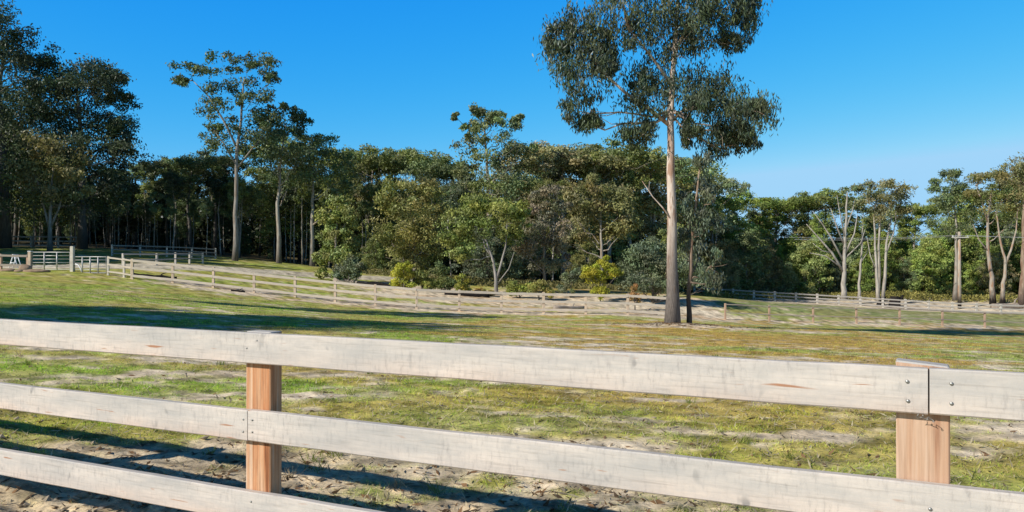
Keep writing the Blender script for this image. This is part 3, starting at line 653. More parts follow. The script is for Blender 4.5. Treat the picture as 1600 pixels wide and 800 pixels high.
def make_tree(seed, trunk, r0, r1, clumps, leaf, per, nsub=8, hang=0., sub=(.32, .52), upper=.45, limbs=(), bark=8, twig=True, var=.35, flare=1.35, zmin=.3, spread=1.0, wander=.003):
    """trunk: list of points; clumps list; returns (trunk mesh, crown mesh)"""
    rng = np.random.RandomState(seed); b = MB(); T = np.array(trunk, float)
    # densify the trunk with a slight wander
    n = 14; s = np.linspace(0, len(T) - 1, n); P = np.stack([np.interp(s, np.arange(len(T)), T[:, k]) for k in range(3)], 1)
    H = P[-1, 2]; P[1:-1, :2] += rng.normal(0, wander * H, (n - 2, 2))
    rad = np.array([r0 + (r1 - r0) * (q / (n - 1)) ** .9 for q in range(n)]); rad[0] *= flare; rad[1] *= 1 + (flare - 1) * .25
    P[0, 2] -= .3
    b.tube(P, rad, bark, True, .08, rng)
    for path, ra, rb in limbs:
        path = np.array(path, float); m = len(path); b.tube(path, [ra + (rb - ra) * i / (m - 1) for i in range(m)], 7)
    if twig:
        anch = [(q, ra + (rb - ra) * i / (len(path) - 1)) for path, ra, rb in limbs for i in range(2, 8) for q in [np.array([np.interp(i / 7 * (len(path) - 1), np.arange(len(path)), np.array(path)[:, k]) for k in range(3)])]] if limbs else []
        for c in clumps:
            if anch:
                ct = np.array(c[:3]); cost = [np.linalg.norm(ct - q) + 1.2 * max(0, q[2] - ct[2]) for q, _ in anch]; kk = int(np.argmin(cost))
                if cost[kk] < 2.6 and cost[kk] < math.hypot(c[0] - np.interp(c[2], P[:, 2], P[:, 0]), c[1]) * 1.15:
                    q, rr = anch[kk]; end = ct - np.array([0, 0, c[5] * .15]); path = limb(b, rng, q, end, min(.5 * rr * 2, .035), .01, -.05, 5, 5)
                    for _ in range(4): limb(b, rng, path[2 + rng.randint(2)], end + rng.normal(0, .5, 3) * np.array([c[3], c[4], c[5]]), .012, .005, -.05, 4, 4)
                    continue
            cx, cy, cz = c[:3]; hd = math.hypot(cx - np.interp(cz, P[:, 2], P[:, 0]), cy)
            zb = np.clip(cz - hd * rng.uniform(.7, 1.1) - c[5] * .4, zmin * H, H * .97); i = np.interp(zb, P[:, 2], np.arange(n)); base = np.array([np.interp(i, np.arange(n), P[:, k]) for k in range(3)])
            rr = np.interp(i, np.arange(n), rad)
            end = np.array([cx, cy, cz - c[5] * .25]); path = limb(b, rng, base, end, rr * rng.uniform(.4, .6), max(.012, rr * .13), .07)
            for _ in range(3):
                e = end + rng.normal(0, .5, 3) * np.array([c[3], c[4], c[5]]); limb(b, rng, path[3 + rng.randint(2)], e, rr * .16, .008, .05, 4, 4)
    V, col = leaves(rng, clumps, leaf, per, hang, sub, nsub, upper, var, spread)
    tm = b.mesh('trunk', True); cm = quads_mesh('crown', V, col)
    return tm, cm
def put_tree(name, label, cat, tm, cm, x, y, bark, color, group=None, sc=(1, 1, 1), rz=0, leaf='leaf', dz=0):
    t = thing(name, label, cat, (x, y, gz(x, y) + dz), rz, group); t.scale = sc
    if not tm.materials: tm.materials.append(M[bark])
    o = link('trunk', tm, None, t)
    if cm is not None:
        if not cm.materials: cm.materials.append(M[leaf])
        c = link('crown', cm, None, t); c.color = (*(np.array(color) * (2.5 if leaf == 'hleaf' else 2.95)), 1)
    return t
class PX:
    """photo columns/rows at one depth -> metres in a tree's own frame"""
    def __init__(s, px, d):
        s.px = px; s.d = d; s.x = wx(px, d); s.z = gz(s.x, d); s.k = d / F; s.rng = np.random.RandomState(int(px * 7 + d))
    def p(s, px, py, dy=0): return (wx(px, s.d) - s.x, dy, wz(py, s.d) - s.z)
    def c(s, px, py, rx, ry, dy=None, deep=1.0):
        q = s.p(px, py); dy = s.rng.uniform(-.8, .8) * rx * s.k if dy is None else dy
        return (q[0], dy, q[2], rx * s.k, rx * s.k * deep, ry * s.k)

OLIVE = (.078, .092, .034); DARK = (.031, .041, .024); GREY = (.066, .080, .048); BROWN = (.090, .085, .042); LIME = (.110, .130, .030); MIDG = (.066, .085, .040)

# the tall gum standing alone in the paddock
g = PX(1050, 35)
hc = [g.c(*q) for q in [(905, 58, 44, 34), (886, 95, 34, 42), (915, 118, 40, 38), (905, 165, 28, 26), (932, 70, 34, 36), (925, 190, 16, 14), (968, 20, 44, 40), (985, 55, 36, 32), (1040, -10, 64, 52),
      (1048, 58, 48, 40), (1040, 112, 42, 36), (1005, 130, 22, 20), (1008, 165, 32, 22), (997, 205, 26, 18), (1120, -4, 52, 44), (1150, 28, 32, 36), (1102, 52, 38, 30), (1142, 66, 22, 12), (1168, 10, 18, 20),
      (1100, 138, 40, 34), (1148, 148, 42, 34), (1172, 182, 34, 32), (1122, 188, 44, 34), (1130, 228, 30, 17), (1085, 165, 30, 34), (1165, 215, 22, 16), (1050, -80, 70, 45), (1000, -55, 48, 38), (1102, -52, 48, 38), (960, -20, 30, 26), (950, 100, 22, 20), (872, 70, 22, 24), (1080, 210, 16, 18), (1030, 30, 40, 30), (1085, 20, 36, 30), (1182, 170, 18, 16), (1150, 205, 26, 18)]]
tk = [g.p(1050, 511), g.p(1050, 400), g.p(1048, 300), g.p(1047, 200), g.p(1052, 120, .2), g.p(1060, 40, .3), g.p(1064, -70, .2)]
lm = [([g.p(1047, 196), g.p(1015, 172, -.2), g.p(975, 146, -.3), g.p(938, 112, -.3), g.p(908, 70, -.4)], .10, .035), ([g.p(1049, 190), g.p(1070, 170, .3), g.p(1110, 165, .5), g.p(1150, 160, .5)], .085, .025),
      ([g.p(1051, 130, .2), g.p(1020, 90, 0), g.p(985, 50, -.2)], .08, .025), ([g.p(1056, 80, .2), g.p(1075, 40, .3), g.p(1120, 0, .5)], .09, .03), ([g.p(1049, 345, -.15), g.p(1034, 325, -.25), g.p(1018, 308, -.3), g.p(1001, 284, -.4)], .04, .012), ([g.p(1018, 308, -.3), g.p(1012, 296, -.3), g.p(1013, 284, -.35)], .015, .006)]
tm, cm = make_tree(1, tk, .265, .05, hc, (.225, .054), 58, 25, .72, (.22, .50), .12, lm, 14, True, .55, 1.55, .58, 1.22, .0012)
_t = put_tree('gum_tree', 'tall lone gum with smooth pinkish trunk and drooping dark crown in the paddock', 'tree', tm, cm, g.x, 35, 'hero', (.034, .045, .025), leaf='hleaf')
_b = MB(); _r = np.random.RandomState(31)
for _k in range(26):
    a_ = _r.uniform(0, 6.28); z_ = _r.uniform(.4, 8.6); rr_ = .262 - .018 * z_ + (.05 if z_ < .8 else 0); L_ = _r.uniform(.25, .9); w_ = _r.uniform(.012, .03)
    tx_ = float(np.interp(z_, [q[2] for q in tk], [q[0] for q in tk])); d_ = np.array([math.cos(a_), math.sin(a_), 0]); s_ = np.array([-math.sin(a_), math.cos(a_), 0]) * w_
    P_ = [np.array([tx_, 0, z_]) + d_ * (rr_ + .004 + .10 * (u ** 2) * _r.uniform(.4, 1.2)) - np.array([0, 0, L_ * u]) for u in (0, .35, .7, 1)]
    V_ = [v for p_i, q in enumerate(P_) for v in (q - s_ * (1 - .2 * p_i), q + s_ * (1 - .2 * p_i))]
    _b.add(V_, [(0, 1, 3, 2), (2, 3, 5, 4), (4, 5, 7, 6)])
link('peeling_bark', _b.mesh('peeling_bark'), M['thin'], _t)
g = PX(1077, 35.4)
hc = [g.c(*q) for q in [(1100, 288, 20, 20), (1086, 325, 20, 24), (1116, 302, 17, 14), (1096, 395, 24, 30), (1106, 438, 24, 20), (1072, 375, 13, 26), (1070, 318, 13, 20), (1096, 252, 18, 16), (1112, 345, 20, 20), (1118, 405, 14, 22), (1092, 350, 18, 20)]]
tm, cm = make_tree(2, [g.p(1077, 511), g.p(1078, 440), g.p(1082, 360), g.p(1090, 300), g.p(1096, 240)], .115, .03, hc, (.20, .055), 55, 8, .75, (.3, .5), .2, (), 10, True, .5, 1.25, .25)
put_tree('gum_tree', 'slim young gum with brown trunk and low weeping leaves close beside the tall lone gum', 'tree', tm, cm, g.x, 35.4, 'thin', (.052, .064, .042), leaf='hleaf')

FL = (.33, .14)       # far leaf sprays
def special(name, label, px, d, trunk, r0, clumps, bark, color, per=100, nsub=9, leaf=FL, upper=.5, hang=.25, limbs=(), sub=(.24, .58), zmin=.3, seed=None, cat='tree', twig=True, r1=None, fat=1.08):
    g = PX(px, d); T = [g.p(*q) for q in trunk]; cl = [g.c(q[0], q[1], q[2] * fat, q[3] * fat) for q in clumps]
    lm = [([g.p(*q) for q in path], a, b) for path, a, b in limbs]
    tm, cm = make_tree(seed or int(px + d * 13), T, r0, r1 or r0 * .22, cl, leaf, int(per * 1.35), nsub, hang, sub, upper, lm, 9, twig, .42, 1.3, zmin, 1.2)
    return put_tree(name, label, cat, tm, cm, g.x, d, bark, color)

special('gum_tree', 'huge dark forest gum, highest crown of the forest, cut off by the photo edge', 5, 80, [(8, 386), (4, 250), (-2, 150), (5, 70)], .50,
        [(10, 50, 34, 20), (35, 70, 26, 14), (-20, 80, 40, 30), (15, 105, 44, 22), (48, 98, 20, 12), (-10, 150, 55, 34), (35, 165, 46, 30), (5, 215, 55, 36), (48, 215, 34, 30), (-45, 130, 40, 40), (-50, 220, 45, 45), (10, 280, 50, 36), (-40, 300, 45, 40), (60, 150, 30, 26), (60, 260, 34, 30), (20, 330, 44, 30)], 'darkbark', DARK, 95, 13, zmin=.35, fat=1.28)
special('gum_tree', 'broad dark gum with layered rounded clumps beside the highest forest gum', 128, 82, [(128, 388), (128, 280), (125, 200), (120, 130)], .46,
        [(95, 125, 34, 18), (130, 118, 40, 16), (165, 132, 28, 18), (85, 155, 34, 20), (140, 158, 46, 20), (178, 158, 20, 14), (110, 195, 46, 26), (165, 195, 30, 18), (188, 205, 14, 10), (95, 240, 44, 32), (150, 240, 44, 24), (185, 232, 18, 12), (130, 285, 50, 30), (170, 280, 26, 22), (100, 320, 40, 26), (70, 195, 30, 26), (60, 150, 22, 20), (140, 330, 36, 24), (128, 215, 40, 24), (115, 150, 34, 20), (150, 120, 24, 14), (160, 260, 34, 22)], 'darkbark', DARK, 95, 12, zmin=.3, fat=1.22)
special('gum_tree', 'short olive-brown gum with pale forked trunk in front of the dark forest', 78, 75, [(78, 388), (78, 340), (80, 300), (82, 260)], .22,
        [(75, 240, 30, 20), (50, 262, 24, 20), (100, 262, 28, 22), (72, 280, 34, 20), (118, 285, 22, 24), (45, 295, 20, 18), (85, 310, 30, 16)], 'bark', (.090, .085, .038), 75, 9, limbs=[([(78, 360), (70, 330), (60, 290)], .13, .05), ([(79, 355), (92, 325), (102, 280)], .12, .05)], zmin=.5)
special('gum_tree', 'very tall slender gum with bare straight trunk and open flat-topped crown', 370, 80, [(367, 409), (368, 330), (371, 240), (378, 170), (382, 120)], .27,
        [(345, 98, 30, 13), (385, 92, 30, 10), (412, 105, 20, 13), (305, 118, 24, 12), (288, 128, 14, 9), (425, 122, 11, 8), (375, 140, 36, 16), (335, 148, 22, 14), (402, 158, 24, 13), (350, 182, 32, 16), (395, 190, 34, 18), (360, 215, 34, 16), (325, 205, 18, 14), (410, 215, 22, 16), (380, 240, 40, 16), (335, 235, 22, 14)], 'bark', (.044, .058, .028), 62, 8, zmin=.5,
        limbs=[([(372, 235), (350, 190), (325, 150), (300, 125)], .13, .04), ([(370, 260), (350, 225), (335, 205)], .11, .04), ([(371, 262), (395, 230), (410, 215)], .11, .04)])
special('gum_tree', 'leaning gum with tufted crown reaching out behind the very tall slender gum', 430, 84, [(436, 414), (434, 330), (438, 250), (446, 195)], .26,
        [(450, 178, 22, 10), (468, 186, 14, 10), (440, 200, 26, 14), (420, 195, 14, 10), (455, 215, 26, 14), (425, 240, 36, 20), (470, 245, 36, 20), (440, 285, 44, 24)], 'bark', (.050, .065, .032), 70, 9, zmin=.4)
special('gum_tree', 'spreading olive gum with wide crown just behind the columnar gum', 490, 86, [(487, 418), (488, 330), (490, 260)], .30,
        [(470, 225, 30, 13), (500, 228, 26, 13), (520, 245, 22, 14), (480, 255, 40, 18), (525, 275, 26, 18), (455, 260, 24, 16), (500, 290, 44, 22), (535, 300, 16, 14)], 'bark', MIDG, 75, 9, zmin=.4)
special('gum_tree', 'dense bushy columnar gum leafy to the ground, alone before the forest', 527, 63, [(524, 441), (524, 390), (527, 320)], .16,
        [(528, 322, 20, 15), (515, 345, 22, 20), (542, 345, 20, 22), (508, 375, 20, 22), (530, 375, 26, 24), (549, 380, 14, 20), (510, 405, 20, 18), (532, 410, 26, 20), (550, 408, 12, 16), (540, 430, 22, 10), (505, 425, 10, 10)], 'bark', (.098, .108, .036), 90, 10, (.26, .11), zmin=.05, fat=.82)
special('shrub', 'grey-green shrub at the foot of the columnar gum', 545, 60, [(545, 443), (545, 420)], .06, [(542, 425, 16, 14), (552, 420, 12, 16), (535, 432, 10, 8)], 'bark', GREY, 80, 9, (.22, .09), zmin=.05, cat='bush')
special('gum_tree', 'tallest gum of the middle forest with tiered crown and stray top tufts', 760, 84, [(764, 452), (764, 360), (762, 270), (755, 190)], .36,
        [(747, 176, 13, 8), (712, 182, 7, 4), (775, 188, 16, 8), (805, 192, 15, 8), (740, 200, 16, 10), (770, 205, 24, 12), (735, 225, 22, 12), (775, 232, 36, 18), (815, 235, 22, 14), (745, 258, 34, 18), (795, 262, 40, 20), (725, 280, 18, 20), (765, 292, 46, 22), (815, 295, 28, 20)], 'bark', (.070, .084, .040), 75, 9, zmin=.4,
        limbs=[([(762, 300), (775, 275), (785, 262)], .14, .06), ([(757, 230), (735, 205), (713, 184)], .06, .02)])
special('gum_tree', 'rounded gum with golden-brown top between the columnar gum and the forked white gum', 645, 68, [(648, 448), (648, 400), (646, 340)], .2,
        [(640, 300, 30, 15), (612, 318, 18, 16), (668, 305, 26, 16), (620, 345, 28, 22), (655, 335, 30, 20), (682, 335, 20, 24), (612, 375, 16, 18), (640, 375, 28, 20), (672, 372, 24, 22), (625, 400, 20, 16), (655, 405, 22, 16)], 'bark', (.096, .095, .034), 85, 10, (.28, .12), zmin=.25)
special('gum_tree', 'green gum with white trunk forking low into a V, nearest the fence', 775, 60, [(775, 463), (775, 435), (770, 405), (757, 370), (750, 340)], .16,
        [(745, 325, 24, 14), (720, 345, 22, 18), (770, 330, 26, 14), (800, 330, 20, 16), (745, 355, 24, 16), (790, 352, 24, 14), (712, 372, 18, 16), (735, 385, 18, 14), (802, 372, 16, 14), (720, 402, 18, 14), (815, 345, 12, 14)], 'pale', (.092, .108, .034), 80, 10, (.26, .11), zmin=.5,
        limbs=[([(775, 440), (782, 415), (790, 385), (792, 350)], .10, .04), ([(776, 445), (795, 420), (803, 395)], .05, .02), ([(771, 405), (757, 385), (752, 350)], .08, .03)])
special('gum_tree', 'purplish brown-leaved gum standing between the forked white gum and yellow bush', 845, 64, [(850, 458), (850, 410), (852, 340)], .16,
        [(855, 310, 20, 14), (838, 332, 22, 18), (870, 330, 18, 16), (835, 360, 22, 18), (865, 360, 24, 20), (850, 390, 26, 18), (825, 392, 16, 16), (878, 390, 14, 16), (840, 415, 20, 12), (868, 415, 16, 12)], 'bark', (.086, .080, .056), 80, 9, (.27, .10), hang=.35, zmin=.25)
special('gum_tree', 'domed gum with rusty olive crown behind the bright yellow bush', 935, 70, [(940, 460), (940, 400), (938, 320)], .22,
        [(935, 292, 30, 14), (908, 310, 22, 16), (962, 305, 24, 15), (930, 325, 32, 18), (965, 335, 28, 18), (902, 340, 18, 18), (920, 358, 28, 16), (958, 365, 28, 16), (980, 355, 14, 18), (900, 375, 14, 12)], 'bark', (.094, .089, .040), 80, 10, (.29, .12), zmin=.35)
special('shrub', 'large grey-green bush behind the base of the tall lone gum', 1020, 58, [(1020, 466), (1020, 430)], .1,
        [(1010, 405, 22, 18), (1030, 395, 18, 16), (995, 425, 20, 18), (1020, 430, 26, 20), (1035, 445, 16, 16), (1000, 448, 22, 13), (1050, 420, 20, 22), (1075, 430, 22, 24), (1095, 445, 20, 18)], 'bark', (.060, .074, .045), 100, 12, (.22, .085), zmin=.05, cat='bush')
for lab, px, d, cl, colr in [
        ('round bright yellow-green bush behind the long fence, with a smaller one beside it', 631, 57.5, [(631, 420, 13, 10), (622, 435, 14, 11), (640, 435, 14, 12), (630, 446, 18, 7)], (.15, .15, .025)),
        ('small dull green bush touching the round yellow-green bush', 663, 58, [(663, 430, 10, 8), (660, 443, 13, 9), (670, 444, 9, 8)], (.10, .105, .03)),
        ('bright yellow wattle bush with ragged arms behind the fence, brightest bush of all', 938, 58, [(938, 415, 11, 12), (925, 425, 15, 9), (952, 425, 16, 9), (916, 430, 9, 6), (963, 428, 8, 5), (938, 440, 17, 14), (935, 457, 14, 9), (948, 404, 5, 6)], (.135, .138, .02)),
        ('low yellow-green bush at the foot of the forked white gum', 722, 59, [(722, 440, 11, 10), (726, 452, 12, 8), (716, 452, 8, 7)], (.12, .12, .028)),
        ('low green bush on the far side of the forked white trunk', 812, 58.5, [(806, 450, 14, 10), (822, 452, 12, 9), (798, 456, 10, 6)], (.10, .115, .03)),
        ('spiky olive bush below the purplish brown gum', 842, 57.5, [(836, 452, 12, 9), (850, 450, 13, 11), (860, 458, 8, 6)], (.12, .115, .038)),
        ('dark grey-green bush between the purplish gum and the yellow wattle', 892, 60, [(890, 440, 14, 13), (902, 430, 10, 12), (884, 454, 12, 8)], (.07, .082, .05)),
        ('low orange-tinged dry bush next to the forked white trunk', 757, 58.5, [(752, 456, 13, 6), (765, 458, 8, 5)], (.13, .10, .03)),
        ('thin dry orange sapling behind the fence near the tall lone gum', 992, 54, [(992, 452, 5, 9), (986, 462, 5, 7), (997, 466, 5, 8)], (.17, .11, .05)),
        ('green understorey bush below the domed rusty gum', 690, 60, [(690, 425, 13, 16), (700, 445, 14, 10), (684, 446, 11, 9)], (.068, .085, .034))]:
    g = PX(px, d); cl = [g.c(*q) for q in cl]; zt = max(c[2] for c in cl)
    tm, cm = make_tree(int(px), [(0, 0, 0), (0, 0, zt * .45), (.05, 0, zt * .8)], .05, .015, cl, (.17, .06), 110, 12, .1, (.28, .5), .4, (), 6, True, .4, 1.2, .05)
    put_tree('shrub', lab, 'bush', tm, cm, g.x, d, 'bark', colr)

# right-hand trees beyond the far fence
special('dead_tree', 'bare grey dead tree with many spreading leafless limbs', 1318, 106, [(1318, 466), (1319, 430), (1320, 390), (1322, 340), (1324, 300)], .36,
        [(1330, 305, 8, 4), (1318, 298, 6, 4)], 'pale', GREY, 16, 3, zmin=.6, twig=False, limbs=[
        ([(1318, 425), (1300, 395), (1278, 370), (1260, 350)], .20, .04), ([(1319, 410), (1298, 370), (1285, 350), (1270, 330)], .16, .03), ([(1319, 400), (1335, 365), (1340, 335)], .15, .04), ([(1320, 385), (1306, 350), (1298, 325)], .13, .03),
        ([(1318, 420), (1290, 400), (1265, 395)], .13, .03), ([(1321, 360), (1332, 330), (1336, 312)], .11, .03), ([(1300, 395), (1285, 392), (1270, 380)], .09, .03), ([(1320, 370), (1312, 330), (1308, 305)], .1, .03), ([(1319, 405), (1345, 380), (1352, 358)], .1, .03)])
special('gum_tree', 'spindly pale-stemmed gum standing between the bare dead tree and multi-stemmed gum', 1345, 107, [(1342, 466), (1344, 420), (1348, 370), (1350, 320)], .2,
        [(1345, 298, 16, 10), (1360, 312, 16, 12), (1335, 320, 14, 10), (1350, 335, 16, 10)], 'pale', MIDG, 60, 8, zmin=.5, limbs=[([(1345, 410), (1355, 395), (1362, 375)], .08, .03)])
special('gum_tree', 'broad-crowned gum on several pale stems rising together beyond the far fence', 1378, 106, [(1372, 468), (1369, 430), (1368, 390), (1366, 340), (1370, 310)], .24,
        [(1362, 295, 20, 9), (1388, 292, 22, 9), (1408, 300, 16, 12), (1375, 312, 26, 12), (1402, 320, 20, 13), (1358, 318, 14, 12), (1390, 335, 26, 12), (1412, 335, 10, 9)], 'pale', (.088, .088, .042), 75, 9, zmin=.55, twig=True,
        limbs=[([(1371, 470), (1374, 430), (1373, 385), (1376, 330)], .26, .08), ([(1379, 468), (1383, 430), (1385, 380), (1393, 340)], .26, .08), ([(1371, 425), (1360, 400), (1355, 372)], .1, .03), ([(1385, 395), (1396, 365), (1400, 340)], .12, .05)])
special('gum_tree', 'high tufted gum beyond the far fence, right behind the utility pole', 1492, 110, [(1492, 466), (1494, 420), (1495, 360), (1490, 310)], .3,
        [(1490, 275, 15, 8), (1465, 290, 12, 8), (1480, 300, 22, 10), (1505, 300, 14, 10), (1495, 325, 24, 14), (1475, 318, 12, 8), (1510, 345, 20, 16), (1488, 355, 22, 16)], 'bark', MIDG, 75, 9, zmin=.5)
special('gum_tree', 'tall gum with bare pale trunk and wide open crown next to the utility pole', 1550, 108, [(1551, 472), (1549, 430), (1543, 385), (1545, 330), (1552, 290)], .36,
        [(1530, 285, 20, 10), (1555, 278, 22, 10), (1580, 270, 20, 12), (1520, 305, 16, 9), (1545, 305, 24, 12), (1575, 300, 24, 14), (1560, 330, 22, 10), (1590, 330, 20, 16)], 'burnt', (.086, .086, .036), 75, 9, zmin=.5, limbs=[([(1546, 395), (1530, 375), (1520, 350)], .12, .03), ([(1544, 350), (1535, 315), (1525, 290)], .12, .04)])
special('gum_tree', 'twin-forked pale gum with blackened foot beside the bare-trunked tall gum', 1567, 107, [(1566, 472), (1568, 440), (1571, 410), (1562, 370), (1556, 330)], .3,
        [(1565, 300, 14, 10), (1592, 315, 18, 14), (1575, 345, 16, 10)], 'burnt', OLIVE, 60, 8, zmin=.5, limbs=[([(1570, 415), (1580, 390), (1588, 360), (1590, 330)], .18, .05)])
special('gum_tree', 'red-barked gum at the photo edge beyond the far fence', 1600, 104, [(1597, 474), (1598, 420), (1600, 350), (1602, 280)], .42,
        [(1585, 265, 18, 10), (1610, 258, 26, 14), (1595, 285, 24, 14), (1625, 290, 26, 18), (1600, 315, 26, 16), (1635, 330, 24, 20)], 'thin', BROWN, 80, 9, zmin=.5)

# utility pole and its wires
x, y = wx(1499, 104), 104; zp = gz(x, y)
t = thing('utility_pole', 'timber utility pole with a crossarm among the gums beyond the far fence', 'utility pole', (x, y, zp))
b = MB(); Hp = wz(362, 104) - zp; b.tube([(0, 0, -.4), (0, 0, Hp * .5), (0, 0, Hp)], [.24, .21, .17], 10); link('pole', b.mesh('pole', True), M['burnt'], t)
b = MB(); b.box((0, -.24, Hp - .75), (2.2, .12, .14), .01); link('crossarm', b.mesh('crossarm'), M['greypost'], t)
for q in (-.95, .95):
    b = MB(); b.tube([(q, -.24, Hp - .68), (q, -.24, Hp - .62), (q, -.24, Hp - .5)], [.05, .09, .05], 8); link('insulator', b.mesh('insulator', True), M['white'], t)
for q, lab in ((-.95, 'upper thin power line strung from the pole crossarm across the trees'), (.95, 'second thin power line hanging just below the other from the same crossarm')):
    zc = zp + Hp - .48 - (0 if q < 0 else .0); b = MB(); P = []
    for i in range(33):
        u = i / 32; xx = -22 + 52 * u; 
        tt = xx / 22 if xx < 0 else xx / 30
        P.append((xx, -xx * .06, -1.1 * abs(tt) * (1.15 - abs(tt)) - (.35 * abs(tt) if q > 0 else 0)))
    b.tube(P, [.018] * 33, 5); tag(link('power_line', b.mesh('power_line', True), M['wire'], None, (x + q, y - .24, zc)), lab, 'cable')

# ---- prototypes for the forest
def proto(seed, kind):
    rng = np.random.RandomState(seed); H = 16.0; cl = []
    if kind == 'umbrella':
        n = 9
        for k in range(n):
            a = 2.4 * k + rng.uniform(-.4, .4); r = (k / n) ** .5 * 4.0; cl.append((r * math.cos(a), r * math.sin(a), H - 1.2 - r * .34 + rng.uniform(-.5, .3), rng.uniform(1.5, 2.2), rng.uniform(1.5, 2.2), rng.uniform(.8, 1.1)))
        for k in range(5):
            a = rng.uniform(0, 6.28); r = rng.uniform(1, 3); cl.append((r * math.cos(a), r * math.sin(a), H * rng.uniform(.55, .75), rng.uniform(1.2, 2), rng.uniform(1.2, 2), rng.uniform(.9, 1.3)))
        tr = [(0, 0, 0), (rng.normal(0, .3), rng.normal(0, .3), H * .5), (rng.normal(0, .5), 0, H * .85)]; zm = .45
    elif kind == 'full':
        for k in range(18):
            u = (k + .5) / 18; z = H * (.26 + .70 * u); r = 3.3 * math.sin(math.pi * min(.92, .22 + .68 * u)) * rng.uniform(.5, 1.0); a = 2.4 * k
            cl.append((r * math.cos(a), r * math.sin(a), z, rng.uniform(1.3, 2.1), rng.uniform(1.3, 2.1), rng.uniform(1.0, 1.5)))
        tr = [(0, 0, 0), (rng.normal(0, .3), 0, H * .5), (rng.normal(0, .5), 0, H * .9)]; zm = .2
    elif kind == 'bushy':
        H = 9.0
        for k in range(18):
            u = (k + .5) / 18; z = H * (.10 + .84 * u); r = 3.0 * math.sin(math.pi * min(.95, .3 + .62 * u)) * rng.uniform(.5, 1.0); a = 2.4 * k
            cl.append((r * math.cos(a), r * math.sin(a), z, rng.uniform(1.0, 1.7), rng.uniform(1.0, 1.7), rng.uniform(.8, 1.2)))
        tr = [(0, 0, 0), (.1, 0, H * .5), (rng.normal(0, .3), 0, H * .9)]; zm = .1
    else:  # pole: a thin trunk with a small high crown
        for k in range(8):
            a = 2.4 * k; r = rng.uniform(.3, 1.7); cl.append((r * math.cos(a), r * math.sin(a), H * rng.uniform(.66, .96), rng.uniform(.9, 1.5), rng.uniform(.9, 1.5), rng.uniform(.8, 1.2)))
        tr = [(0, 0, 0), (rng.normal(0, .35), rng.normal(0, .3), H * .5), (rng.normal(0, .7), 0, H * .9)]; zm = .4
    lf = (.33, .14) if kind != 'bushy' else (.30, .14)
    r0 = {'umbrella': .26, 'full': .24, 'bushy': .14, 'pole': .13}[kind]
    tm, cm = make_tree(seed + 900, tr, r0, r0 * .25, cl, lf, 98 if kind != 'pole' else 75, 8, .22, (.25, .56), .45, (), 8, True, .42, 1.25, zm, 1.15)
    return tm, cm, H
PROTO = {k: [proto(s, k) for s in range(n)] for k, n in (('umbrella', 5), ('full', 4), ('bushy', 4), ('pole', 4))}
TM2 = {}
def trunk_of(kind, i, bark):
    key = (kind, i, bark)
    if key not in TM2:
        me = PROTO[kind][i][0] if not PROTO[kind][i][0].materials else PROTO[kind][i][0].copy()
        me.materials.clear(); me.materials.append(M[bark]); TM2[key] = me
    return TM2[key]
LAB = {
    ('left', 'umbrella'): 'shaded flat-topped gum inside the dark forest behind the driveway', ('left', 'full'): 'leafy dark gum inside the shaded forest behind the driveway',
    ('left', 'pole'): 'slender pole-like grey trunk in the shaded forest behind the driveway', ('left', 'bushy'): 'dark understorey bush among the shaded trunks behind the driveway',
    ('mid', 'umbrella'): 'flat-topped olive gum of the skyline behind the green shrubs', ('mid', 'full'): 'leafy gum in the thick of the forest behind the green shrubs',
    ('mid', 'pole'): 'thin grey-stemmed gum deep behind the green shrubs and yellow bushes', ('mid', 'bushy'): 'understorey bush in the forest behind the yellow bushes',
    ('right', 'umbrella'): 'flat-topped gum of the scrub skyline beyond the far fence', ('right', 'full'): 'leafy gum in the scrub beyond the far fence',
    ('right', 'pole'): 'thin pale stem in the scrub beyond the far fence', ('right', 'bushy'): 'dense green bush along the scrub edge beyond the far fence'}
GRP = {'left': 'forest trees behind the driveway', 'mid': 'forest trees behind the shrubs', 'right': 'scrub trees beyond the far fence', 'off': 'trees out of the photo that shade the paddock'}
def forest_tree(rng, kind, px, d, top=None, H=None, bark=None, wide=1.0, zone=None, color=None):
    i = rng.randint(len(PROTO[kind])); tm, cm, h0 = PROTO[kind][i]; x = wx(px, d); z = gz(x, d)
    if H is None: H = wz(top, d) - z
    s = H / h0; zone = zone or ('left' if px < 520 else 'mid' if px < 1105 else 'right')
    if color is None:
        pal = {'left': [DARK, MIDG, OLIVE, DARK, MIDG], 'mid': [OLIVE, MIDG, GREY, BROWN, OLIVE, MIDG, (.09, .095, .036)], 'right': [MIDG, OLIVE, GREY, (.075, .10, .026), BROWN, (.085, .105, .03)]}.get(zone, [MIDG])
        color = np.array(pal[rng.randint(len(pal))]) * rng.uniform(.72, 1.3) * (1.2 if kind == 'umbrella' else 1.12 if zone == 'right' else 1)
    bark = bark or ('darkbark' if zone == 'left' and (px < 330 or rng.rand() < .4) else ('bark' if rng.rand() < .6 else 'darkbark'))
    w = s * wide * rng.uniform(.85, 1.15)
    nm = 'shrub' if kind == 'bushy' else 'gum_tree'
    tmk = trunk_of(kind, i, bark)
    lab = LAB.get((zone, kind), 'gum tree standing outside the photo whose shadow falls on the paddock')
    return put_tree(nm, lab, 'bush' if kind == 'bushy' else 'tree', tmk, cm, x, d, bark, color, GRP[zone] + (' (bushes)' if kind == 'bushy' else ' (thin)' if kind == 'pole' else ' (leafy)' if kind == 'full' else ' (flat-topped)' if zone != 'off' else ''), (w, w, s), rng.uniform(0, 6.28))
rng = np.random.RandomState(77)
def edge(px): return float(np.interp(px, EDGE_P, EDGE_D))
def sky(px): return float(np.interp(px, SKY_P, SKY_Y)) - 10
